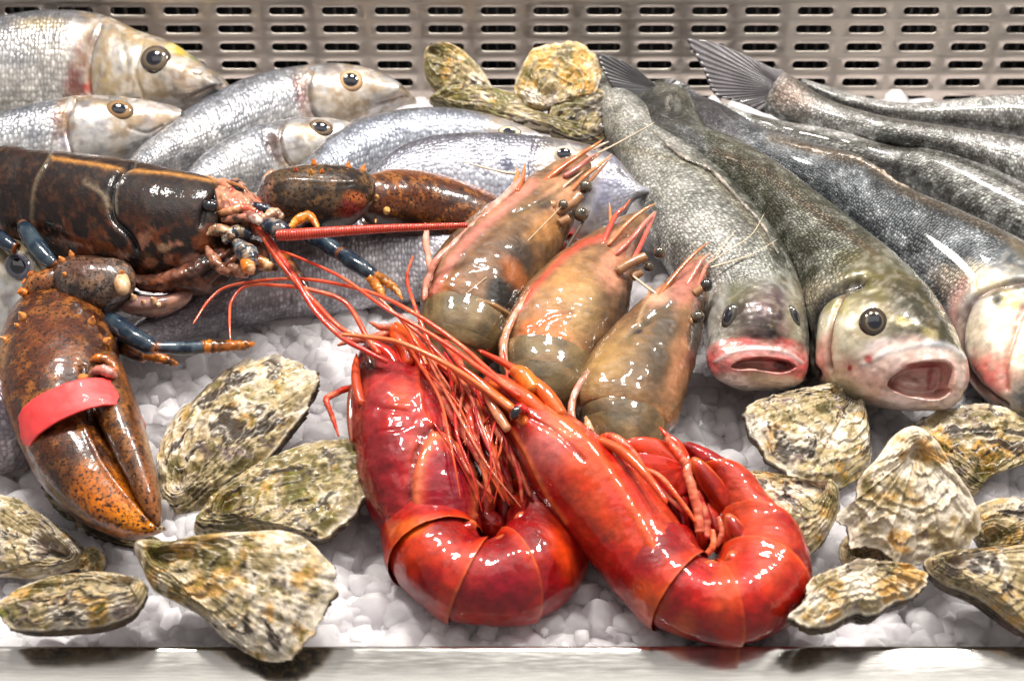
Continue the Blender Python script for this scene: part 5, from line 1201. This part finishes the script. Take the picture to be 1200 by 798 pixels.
# a loose tangle of fine walking legs and bristles between the two red heads
rt = random.Random(11)
for i in range(26):
    x0 = rt.uniform(455, 600); y0 = 385+(x0-455)*.52+rt.uniform(-8, 14); x3 = rt.uniform(530, 640); y3 = rt.uniform(520, 600)
    mx = (x0+x3)/2+rt.uniform(-12, 22); my = (y0+y3)/2+rt.uniform(-20, 6); hh = rt.uniform(6.4, 7.7); r0 = rt.uniform(1.0, 2.3)
    b = tube(lowt([(x0, y0, hh, r0), ((x0+mx)/2+rt.uniform(-5, 5), (y0+my)/2, hh+.3, r0), (mx, my, hh+.2, r0*.9), ((x3+mx)/2+rt.uniform(-6, 6), (y3+my)/2, hh-.1, r0*.7), (x3, y3, hh-.5, .4)]), n=7, m=60,
             col=[(.55, .02, .01), (.70, .09, .02), (.35, .008, .01), (.66, .16, .08)][i % 4], wob=.2, seed=i)
    b.build('leg', M_feeler, t1 if i % 2 else t2)
# ---------------------------------------------------------------- lobster
LBR = (.035, .014, .010); LDK = (.012, .008, .009); LOR = (.36, .11, .022); LPK = (.55, .28, .19); LRU = (.12, .036, .012); BLU = (.012, .034, .062); BLUD = (.012, .022, .045); ORN = (.75, .24, .02); LCR = (.72, .50, .32)
L = thing('lobster', 'whole dark mottled lobster with rust-coloured claws and blue legs, at left', 'lobster', tuple(float(x) for x in (P(150, 300, 0))))
M_claw = wet('claw_shell', .3, .7, .10, .05, (.003,), bumps=((900, .4, .0005), (200, .2, .001)), var=.4, varscale=420, spec=.25, gam=1.3, speck=(520, .54, (.03, .014, .008)))
M_leg = wet('lobster_leg_shell', .26, .8, .08, 0, bumps=((600, .2, .0005),), var=.3, varscale=300, spec=.25, gam=1.2)
# trunk
def lob_skin(b, seed):
    b.mottle((.03, .02, .02), .7, .5, 0, .3, seed=seed)
    low = sst(235, 290, b.px[:, 1])
    b.mottle(LOR, .85, 1.5, .14, .12, seed=seed+1, where=.10+.75*low); b.mottle(LPK, .8, 1.2, .34, .08, seed=seed+2, where=low)
    b.mottle((.20, .10, .045), .4, 2.6, .2, .16, seed=seed+3)
    b.rough(.05, 1.0, 3, seed); b.rough(.025, 6, 3, seed+1)
c = body([(30,177,44,300,8,2.6),(52,176,66,306,8.2,3.4),(95,180,112,322,8.4,3.8),(150,187,164,335,8.6,4.0),(192,196,208,338,8.8,3.8),(228,204,236,330,9,3.3),(248,212,252,305,9.2,2.6),(262,222,266,282,9.4,1.8),(272,236,274,262,9.5,.8)], 280, 150, .1, power=2.15, col=LBR, bback=.7, cap0=.03)
lob_skin(c, 3)
c.paint(200, 240, 60, 30, 0, (.03,.010,.008), .6, .9, .4); c.paint(225, 310, 14, 14, 0, (.70, .40, .32), .9, .5, .35, 2); c.paint(176, 308, 9, 6, 0, LPK, .9, .5, .4, 2); c.paint(192, 290, 7, 5, 0, LCR, .8, .5, .4, 2)
c.line([(62, 186), (90, 190), (150, 199), (205, 205), (258, 214)], 2.4, (.60, .32, .10), .9, .05, nz_=.6)
c.line([(155, 193), (140, 205), (130, 230), (132, 255), (150, 275), (160, 292)], 3.2, (.02, .02, .025), .95, -.45); c.line([(158, 193), (145, 206), (135, 228), (137, 252)], 1.6, (.5, .45, .35), .5, .08, nz_=.8)
c.line([(100, 215), (118, 225), (126, 240)], 3, (.55, .45, .32), .5, .0, nz_=1); c.line([(60, 182), (42, 215), (38, 255), (45, 290)], 2.2, (.30, .24, .16), .7, .12)
c.line([(262, 225), (250, 232), (240, 245), (236, 262)], 4, (.02, .012, .012), .9, -.3)
c.emboss(185, 240, 34, 30, 0, .15, .9)
c.build('carapace', M_shell, L)
for i, st in enumerate(([(14,174,24,292,8,2.9),(34,175,46,300,8.1,3.3),(52,178,60,302,8.1,3.4)], [(-12,172,0,286,7.8,2.8),(8,173,18,292,7.9,3.1),(28,176,36,296,8,3.2)], [(-60,176,-50,280,7.4,2.8),(-20,172,-10,285,7.6,3.0),(2,174,10,288,7.8,3.1)])):
    b = body(st, 90, 130, .1, power=2.15, col=LBR, bback=.7); b.V = b.V+b.N*((.18*sst(.75, .2, b.u)-.1*i)*CM)[:, None]; lob_skin(b, 20+i); b.C = mixc(b.C, np.array((.35, .22, .1)), np.exp(-((b.u-.12)/.05)**2)*.35)
    b.build('abdomen_segment', M_shell, L)
# underside and mouthparts
b = body([(150,318,166,340,7,1.2),(190,320,205,345,7.2,1.6),(230,300,240,345,7.4,2.0),(262,285,272,335,7.6,2.2),(290,280,296,322,7.8,1.8),(312,285,315,312,8,1.0)], 120, 80, .1, col=(.13, .05, .03), cap1=.05, cap0=.05)
b.mottle(LOR, .6, 1.4, .1, .25, seed=4); b.mottle(LPK, .6, 1.1, .2, .2, seed=7); b.mottle(LDK, .7, 1.3, .1, .2, seed=9); b.rough(.16, 2.2, 4, 2)
b.line([(240, 325), (262, 305), (278, 290)], 3, LDK, .9, -.3); b.line([(250, 335), (272, 318), (285, 300)], 2.5, LDK, .8, -.3); b.build('mouthpart', M_shell, L)
b = body([(240,232,246,262,9.8,.9),(252,222,262,268,10,1.6),(270,218,282,272,10.2,1.9),(290,224,300,276,10.2,1.7),(308,240,314,276,10,1.2),(322,252,325,270,9.9,.6)], 120, 90, .1, col=(.60, .30, .22), cap0=.08, cap1=.08)
b.mottle((.14, .07, .06), .8, 1.5, .08, .18, seed=14); b.mottle((.75, .42, .25), .7, 1.8, .05, .25, seed=15); b.mottle((.6, .1, .06), .6, 1.6, .2, .15, seed=16); b.rough(.28, 1.7, 4, 5); b.build('head', M_shell, L)
def lump(pts, cols, name='head_plate', mat=None, n=16, wob=.25, seed=0, parent=None):
    b = tube(pts, n=n, m=12*len(pts), col=cols[0], wob=wob, seed=seed)
    if len(cols) > 1: b.mottle(cols[1], .9, 1.6, .05, .2, seed=seed)
    if len(cols) > 2: b.mottle(cols[2], .8, 2.4, .15, .2, seed=seed+5)
    return b.build(name, mat or M_leg, L)
PKH = (.68, .38, .27)
lump([(246,226,10.6,3),(252,222,10.8,6),(262,222,11,7),(270,228,11,4)], [PKH, (.4, .2, .12)], seed=1)
lump([(222,262,10.4,3),(230,260,10.6,7),(242,256,10.8,7),(250,248,10.9,4)], [(.72, .42, .28), (.35, .15, .08)], seed=2)
lump([(255,215,10.8,3),(262,216,11.2,7),(270,222,11.3,6),(276,230,11.2,3)], [PKH, (.6, .25, .15)], seed=3)
lump([(268,216,11,3),(276,214,11.3,5),(284,220,11.4,5),(290,232,11.2,3)], [(.45, .25, .18), LDK], seed=4)
lump([(256,250,10.9,3),(268,248,11.3,5),(284,244,11.5,5),(300,248,11.4,4)], [(.70, .36, .2), (.6, .12, .06)], seed=5)
lump([(260,258,10.8,3),(275,256,11.1,5),(290,256,11.3,5),(306,258,11.2,3)], [(.55, .25, .17), LDK], seed=6)
lump([(286,250,11.2,3),(296,254,11.5,6),(306,262,11.5,4)], [(.66, .5, .42), (.3, .1, .08)], seed=7)
lump([(240,275,10.2,4),(252,270,10.4,7),(265,272,10.5,7),(275,280,10.3,4)], [(.40, .22, .13), LDK, LCR], seed=8)
lump([(262,286,10,4),(270,276,10.3,8),(284,272,10.4,8),(296,276,10.3,4)], [BLUD, BLU, (.4, .3, .2)], seed=9)
lump([(242,290,9.8,3),(248,300,9.9,6),(256,312,9.6,7),(270,322,9.2,4)], [(.30, .13, .07), LDK, LPK], seed=10)
lump([(268,312,9.4,4),(280,318,9.3,8),(292,320,9.2,6)], [(.60, .33, .22), (.25, .1, .05)], seed=11)
lump([(288,300,9.8,4),(300,306,9.8,7),(314,312,9.6,7),(326,316,9.3,3)], [(.72, .45, .24), LOR, LDK], seed=12)
lump([(300,262,11,3),(312,256,11.2,6),(322,250,11.2,7),(332,256,11,4)], [(.72, .5, .33), (.3, .15, .1)], seed=13)
lump([(292,240,11,3),(302,242,11.1,5),(312,246,11,6),(322,248,10.9,3)], [BLUD, (.15, .14, .22)], seed=14)
lump([(300,262,10.6,5),(312,264,10.8,8),(322,268,10.7,6)], [BLUD, BLU], seed=15)
lump([(276,284,10.6,5),(284,292,10.9,10),(292,300,11,11),(296,310,10.8,6)], [BLU, (.30, .34, .36), (.6, .4, .25)], seed=16)
lump([(286,306,10.8,5),(292,314,10.9,8),(296,322,10.6,2)], [ORN, LCR], seed=17)
lump([(308,262,11.2,5),(318,266,11.5,10),(330,270,11.6,11),(340,276,11.4,5)], [BLU, (.45, .36, .30), BLUD], seed=18)
lump([(338,268,11.6,3),(350,258,11.8,6),(362,254,11.9,6),(370,262,11.8,4),(374,272,11.7,1)], [ORN, (.6, .12, .03), (.8, .4, .05)], seed=19)
for (ex, ey, rx, er) in ((246,242,1.15,9), (280,222,1.0,6.5)):
    p = P(ex, ey, 11.6); k = ((p-CAM)@FWD)/F_PX/CM
    blob(p, er*k, n=22, stretch=(rx, .85, .8), col=(.012, .008, .007), M=np.stack([RGT, UPV, TOCAM], 0)).build('eye', M_eye, L)
for pts in ([(262,214,11.4,3),(275,216,11.8,2.5),(288,222,12,1),(292,226,12,.4)], [(240,210,10.8,5),(256,214,11.2,4),(272,220,11.6,2)]):
    lump(pts, [(.45, .2, .08), (.6, .3, .12)], seed=30)
# thick red feeler: stalk and ringed whip
b = tube([(325,276,12.2,6),(345,275,12.4,7),(400,271,12.4,6),(450,268,12.2,5),(500,266,12,4.2),(548,264,11.8,3.2)], n=14, m=420, col=(.42, .025, .015))
b.V = b.V+b.N*((np.sin(b.uvw[:, 0]*2*math.pi/.16)*.018)*CM)[:, None]; b.C = mixc(b.C, np.array((.75, .14, .06)), sst(.2, .9, np.sin(b.uvw[:, 0]*2*math.pi/.16))*.7)
b.build('feeler', M_feeler, L)
# ------------------------------------------------ left (banded) claw
def claw_skin(b, seed, tip=None):
    b.mottle((.22, .075, .02), .7, .5, 0, .35, seed=seed); b.mottle((.045, .025, .018), .6, 1.1, .16, .16, seed=seed+1); b.mottle((.55, .24, .06), .6, 1.6, .1, .2, seed=seed+2); b.mottle((.05, .03, .02), .45, 3.2, .2, .15, seed=seed+4)
b = body([(40,352,92,340,5.6,1.0),(26,364,108,352,5.8,1.9),(9,392,124,372,5.8,2.5),(1,428,138,402,5.6,2.8),(4,462,134,434,5.4,2.9),(12,492,124,462,5.2,2.8),(26,528,124,500,5,2.6),(44,562,140,536,4.7,2.4),(68,590,154,566,4.4,2.1),(96,611,166,590,4.2,1.7),(128,625,178,606,4,1.3),(158,630,186,614,4,.9),(182,627,193,617,4,.5),(194,622,196,619,4,.15)], 300, 130, .35, power=2.3, col=LRU, bback=.8)
claw_skin(b, 41)
b.paint(130, 590, 56, 34, 42, (.80, .28, .02), .9, .8, .4, 1.2); b.paint(160, 612, 34, 18, 15, (.88, .36, .02), .95, .6, .3); b.paint(190, 620, 9, 6, 0, (.82, .62, .42), 1, .4, .1); b.paint(70, 560, 34, 20, 50, (.07, .04, .03), .6, .8, .5)
b.mottle((.08, .035, .02), .8, 1.8, .22, .1, seed=77, where=sst(560, 600, b.px[:, 1])*(1-sst(170, 182, b.px[:, 0])))
b.line([(8, 395), (1, 430), (4, 465), (20, 515), (40, 560)], 5, (.66, .32, .08), .7); b.paint(60, 400, 40, 40, 0, (.22, .065, .02), .6, .8, .4)
b.line([(98, 500), (120, 545), (150, 585), (172, 610)], 3, (.45, .17, .05), .4, .14)
b.line([(98, 430), (100, 460), (104, 490)], 3, (.03, .02, .015), .8, -.15); b.paint(95, 450, 20, 14, 0, (.1, .06, .03), .6, .7, .4)
b.rough(.05, 1, 3, 7); b.rough(.018, 7, 3, 9)
palm = b; palmo = b.build('claw_palm', M_claw, L); bvp = b.bvh()
b = body([(104,432,138,418,6.3,.8),(100,446,146,432,6.5,1.5),(106,470,153,452,6.4,1.9),(116,498,164,482,6.1,2.0),(130,528,173,516,5.8,1.9),(144,556,182,550,5.4,1.6),(158,584,188,584,5,1.3),(170,604,189,606,4.7,.8),(180,616,187,618,4.5,.25)], 200, 90, .3, power=2.3, col=(.24, .11, .045), bback=.9)
claw_skin(b, 55); b.paint(178, 580, 14, 44, -12, (.45, .18, .06), .7, .8, .5); b.line([(160, 480), (176, 530), (186, 580), (188, 608)], 4, (.50, .25, .14), .8)
b.rough(.04, 1, 3, 3); b.build('claw_finger', M_claw, L)
# teeth along the fixed finger
rr = random.Random(5)
for k_ in range(15):
    u = k_/14; x = 128+u*44+rr.uniform(-1, 1); y = 512+u*90; p, n = hit(bvp, x+3, y)
    blob(p+n*.001, (.32-.1*u)*rr.uniform(.8, 1.2), axis=n, n=8, stretch=(.8, .8, 1.1), col=(.70, .42, .22)).build('claw_tooth', M_leg, L).parent = palmo
# rubber band: a real loop of strip round both fingers
def band(st, label, mat=M_rubber, cut=None):
    t = thing('rubber_band', label, 'rubber band', loc_of(st, 1), 'pink rubber bands on the lobster claws')
    b = body(st, 24, 120, .25, power=2.3, col=(1, 1, 1)); b.rough(.10, .9, 3, 4); b.rough(.035, 5, 3, 6)
    o = b.build('band_strip', mat, t); md = o.modifiers.new('thick', 'SOLIDIFY'); md.thickness = .0016; md.offset = 1.0
    return t
band([(29,513,150,462,5.6,3.05),(33,524,155,472,5.5,3.02),(38,536,160,481,5.4,2.98),(42,545,163,488,5.3,2.9)], 'wide coral pink rubber band around the big left lobster claw')
# knobs
def knob(bv, x, y, r, col=(.74, .33, .10), up=.35, st=(1, .9, 1.35), parent=None):
    p, n = hit(bv, x, y); n2 = nz(n+TOCAM*.2); k = ((p-CAM)@FWD)/F_PX/CM
    b = blob(p+n*r*k*CM*up, r*k*.85, axis=nz(n2+.25*np.sin(np.array([x, y, x+y]))), n=16, stretch=st, col=col); zz = ((b.V-p)@n2)/CM; b.V = b.V-((b.V-p)-np.outer(zz*CM, n2))*(.45*sst(0, r*k*1.1, zz))[:, None]; b.mottle((.60, .20, .05), .6, 2, .1, .3, seed=int(x))
    b.rough(.03, 3, 2, int(y)); return b.build('knob', M_leg, L)
for x, y, r in ((27,372,7),(20,382,4),(107,378,7),(124,401,7),(96,445,9),(133,433,7),(137,450,5),(118,426,7),(6,398,5),(112,424,5)): knob(bvp, x, y, r)
lump([(106,438,8.2,3),(116,434,8.6,6),(128,436,8.6,7),(136,442,8.2,3)], [(.66, .25, .2), (.7, .5, .45)], name='finger_joint', mat=M_leg, seed=3)
lump([(105,424,8.2,2),(114,420,8.4,5),(126,422,8.4,5),(134,432,8.2,5),(136,440,8,2)], [ORN, (.3, .12, .05)], name='finger_joint', seed=5)
# carpus, wrist and arm of left claw
b = body([(30,338,44,346,6.6,.8),(34,326,66,352,7,1.6),(48,320,80,350,7.2,1.8),(64,318,86,346,7.2,1.6),(80,322,88,340,7,.9)], 90, 80, .2, power=2.1, col=(.30, .13, .06), cap0=.05, cap1=.06)
b.mottle((.60, .26, .07), .8, 1.2, .08, .2, seed=3); b.mottle((.1, .06, .04), .6, 1.4, .1, .2, seed=8); b.build('wrist', M_claw, L)
b = body([(66,312,86,350,6.6,1.2),(80,302,100,366,7,2.2),(102,300,118,372,7.2,2.7),(124,304,136,366,7.2,2.5),(140,312,148,352,7,1.9),(150,324,152,340,6.8,.8)], 150, 110, .15, power=2.2, col=(.14, .085, .065), cap0=.04, cap1=.03)
b.mottle((.30, .25, .22), .7, 1.2, .05, .25, seed=3); b.mottle((.035, .03, .032), .7, 1.4, .1, .2, seed=8); b.mottle((.5, .3, .18), .5, 2.0, .2, .15, seed=9); b.paint(95, 312, 30, 14, 0, (.22, .1, .06), .6, .8, .4); b.paint(92, 362, 12, 8, 0, (.6, .4, .36), .7, .6, .3); b.rough(.06, 2, 4, 4)
bvc = b.bvh(); b.build('carpus', M_claw, L)
for x, y, r in ((73,306,5.5),(84,300,5),(70,348,6),(84,356,6),(115,364,6),(76,322,4),(142,320,5)): knob(bvc, x, y, r)
for x, y, r in ((37,322,5),(31,331,5),(25,342,5)): lump([(x+6,y+2,7.6,r),(x,y,7.8,r),(x-5,y+1,7.9,1)], [ORN, (.6, .2, .05)], name='knob', seed=int(x))
lump([(140,318,8.2,4),(142,328,8.6,9),(144,338,8.6,9),(146,344,8.2,4)], [(.74, .52, .32), (.6, .3, .15)], name='knob', seed=9, wob=.1)
b = body([(124,352,130,366,5.4,.8),(142,338,148,366,5.8,1.4),(165,344,170,372,6,1.5),(190,346,192,370,6.2,1.4),(212,340,214,360,6.4,1.1),(224,336,225,350,6.5,.5)], 110, 80, .1, power=2.1, col=(.42, .24, .20), cap0=.04, cap1=.05)
b.paint(155, 345, 26, 12, 0, (.48, .30, .30), .9, .8, .3); b.paint(200, 362, 26, 12, -8, (.62, .34, .22), .8, .7, .3); b.mottle((.2, .08, .05), .7, 2, .15, .2, seed=4, where=sst(170, 185, b.px[:, 0])); b.mottle((.13, .09, .09), .6, .8, .1, .3, seed=2); bvm = b.bvh(); b.build('arm', M_leg, L)
for x, y, r in ((157,350,6),(168,354,4),(180,353,6),(186,357,4)): knob(bvm, x, y, r, (.76, .58, .40))
# ------------------------------------------------ right arm and claw
b = body([(300,238,304,262,9,.6),(306,214,318,270,9.2,1.6),(322,202,335,272,9.4,2.3),(350,195,362,275,9.5,2.7),(385,194,392,274,9.5,2.7),(412,198,416,262,9.4,2.2),(432,206,432,240,9.3,1.2)], 170, 110, .1, power=2.2, col=(.085, .055, .035), cap0=.05, cap1=.05)
b.mottle((.20, .13, .07), .7, 1.0, .0, .3, seed=3); b.mottle((.02, .015, .015), .7, 1.1, .1, .2, seed=8); b.mottle((.45, .25, .1), .5, 2.2, .25, .12, seed=9); b.paint(412, 245, 18, 14, 0, (.34, .03, .03), .8, .6, .3); b.paint(418, 232, 14, 8, 20, (.66, .22, .06), .8, .6, .4); b.paint(308, 235, 8, 30, 15, (.45, .25, .2), .6, .6, .4)
b.line([(322, 215), (345, 210), (380, 213), (425, 212)], 2, (.2, .14, .1), .5, .08); b.rough(.06, 1.6, 4, 4)
bva = b.bvh(); b.build('carpus', M_claw, L)
for x, y, r, cc in ((365,203,4.5,(.75,.40,.08)),(368,193,5,ORN),(347,200,4,(.55,.12,.04)),(408,196,5,(.7,.3,.1)),(425,200,6,(.72,.35,.14)),(378,190,4,ORN)): knob(bva, x, y, r, cc)
lump([(314,222,10,3),(312,212,10.3,5),(318,203,10.5,4),(322,200,10.6,1)], [(.45, .25, .16), (.6, .35, .2)], name='knob', seed=6)
b = body([(420,214,424,250,8.2,1.4),(432,205,436,268,8.0,2.2),(455,199,452,275,7.4,2.6),(492,201,482,284,6.3,2.8),(535,211,526,298,5.2,2.8),(580,228,570,310,4.4,2.7),(628,254,618,320,3.9,2.5),(664,272,654,326,3.9,2.0),(688,284,682,322,4,1.4),(702,300,700,316,4,.4)], 240, 120, .1, power=2.25, col=(.13, .042, .014), cap0=.04, bback=.8)
b.mottle((.24, .08, .02), .7, .5, 0, .3, seed=5); b.mottle((.04, .02, .015), .6, .9, .15, .2, seed=6); b.mottle((.55, .24, .06), .6, 1.8, .18, .15, seed=8); b.line([(445, 200), (492, 201), (535, 211), (580, 228)], 5, (.42, .17, .05), .6); b.paint(470, 262, 40, 16, 5, (.03, .02, .02), .6, .8, .5)
b.rough(.04, 1, 3, 7); b.rough(.02, 6, 3, 9); bvr = b.bvh(); b.build('claw_palm', M_claw, L)
for x, y, r in ((441,232,5.5),(453,247,6),(440,258,4)): knob(bvr, x, y, r, (.76, .46, .16))
band([(640,262,634,324,4.0,2.85),(650,266,644,328,4.0,2.75),(662,272,656,332,4,2.6),(674,278,668,334,4,2.4)], 'pink rubber band half hidden between the two rear raw prawns')
# ------------------------------------------------ walking legs
def wleg(pts, cols, tip=None, name='leg', seed=0, hairy=False):
    """pts: list of segments; every segment is its own plate of the leg"""
    par = None
    for i, seg in enumerate(pts):
        b = tube(seg, n=16, m=40, col=cols[i][0], wob=.08, seed=seed+i)
        b.mottle(cols[i][1], .8, 1.4, .08, .2, seed=seed+i*3)
        b.C = mixc(b.C, np.array(ORN), np.maximum(sst(.16, .02, b.u), sst(.86, .98, b.u))*.85*(.6+.4*vn(b.V/CM*4)))
        if hairy and i == len(pts)-1:
            b.rough(.12, 9, 2, seed); b.mottle((.75, .28, .04), .8, 2, 0, .2, seed=seed)
        o = b.build(name if i == 0 else 'leg_joint', M_leg, L)
        if i == 0: par = o
        else: o.parent = par
BL = (BLU, (.07, .10, .12)); BD = (BLUD, (.03, .05, .08))
wleg([[(26,262,9.2,6),(32,272,9.4,10),(44,290,9.3,11),(58,306,9,9),(66,312,8.8,5)]], [BL], seed=1)
wleg([[(-12,270,8.6,8),(6,284,8.6,9),(20,292,8.4,7)]], [BD], seed=3)
wleg([[(124,378,6.4,7),(132,378,6.8,11),(152,392,6.9,12),(172,404,6.7,11),(184,410,6.5,7)], [(182,407,6.6,7),(205,408,6.5,8),(225,408,6.4,8),(240,406,6.3,8)], [(238,407,6.4,8),(255,406,6.3,7),(275,405,6.2,6),(290,404,6.1,5),(299,403,6,1)]], [BL, (BLU, (.12, .16, .2)), ((.06, .035, .02), (.6, .2, .03))], seed=5, hairy=True)
wleg([[(118,388,5,8),(135,402,5.2,9),(155,414,5.2,8),(172,420,5.1,6)], [(168,416,5.2,6),(185,419,5.2,7),(200,424,5.1,5),(208,427,5,1)]], [((.03, .03, .04), (.35, .12, .03)), ((.12, .06, .03), (.66, .22, .03))], seed=9, hairy=True)
wleg([[(355,274,8.2,7),(370,280,8.6,10),(388,290,8.8,10),(402,300,8.7,8)], [(398,296,8.9,8),(412,306,9,10),(430,318,8.9,9),(442,326,8.7,6)], [(440,322,8.9,5),(452,330,8.8,6),(464,340,8.6,4),(472,352,8.4,1)]], [BL, BL, ((.45, .20, .03), (.06, .06, .03))], seed=13, hairy=True)
wleg([[(432,322,8.7,5),(440,334,8.7,6),(446,342,8.5,5),(450,352,8.3,1)]], [((.72, .42, .18), (.7, .25, .05))], seed=17, hairy=True)
wleg([[(330,300,8,8),(345,320,8.2,8),(356,335,8,6),(362,345,7.8,2)]], [((.06, .03, .02), (.4, .15, .04))], seed=19)
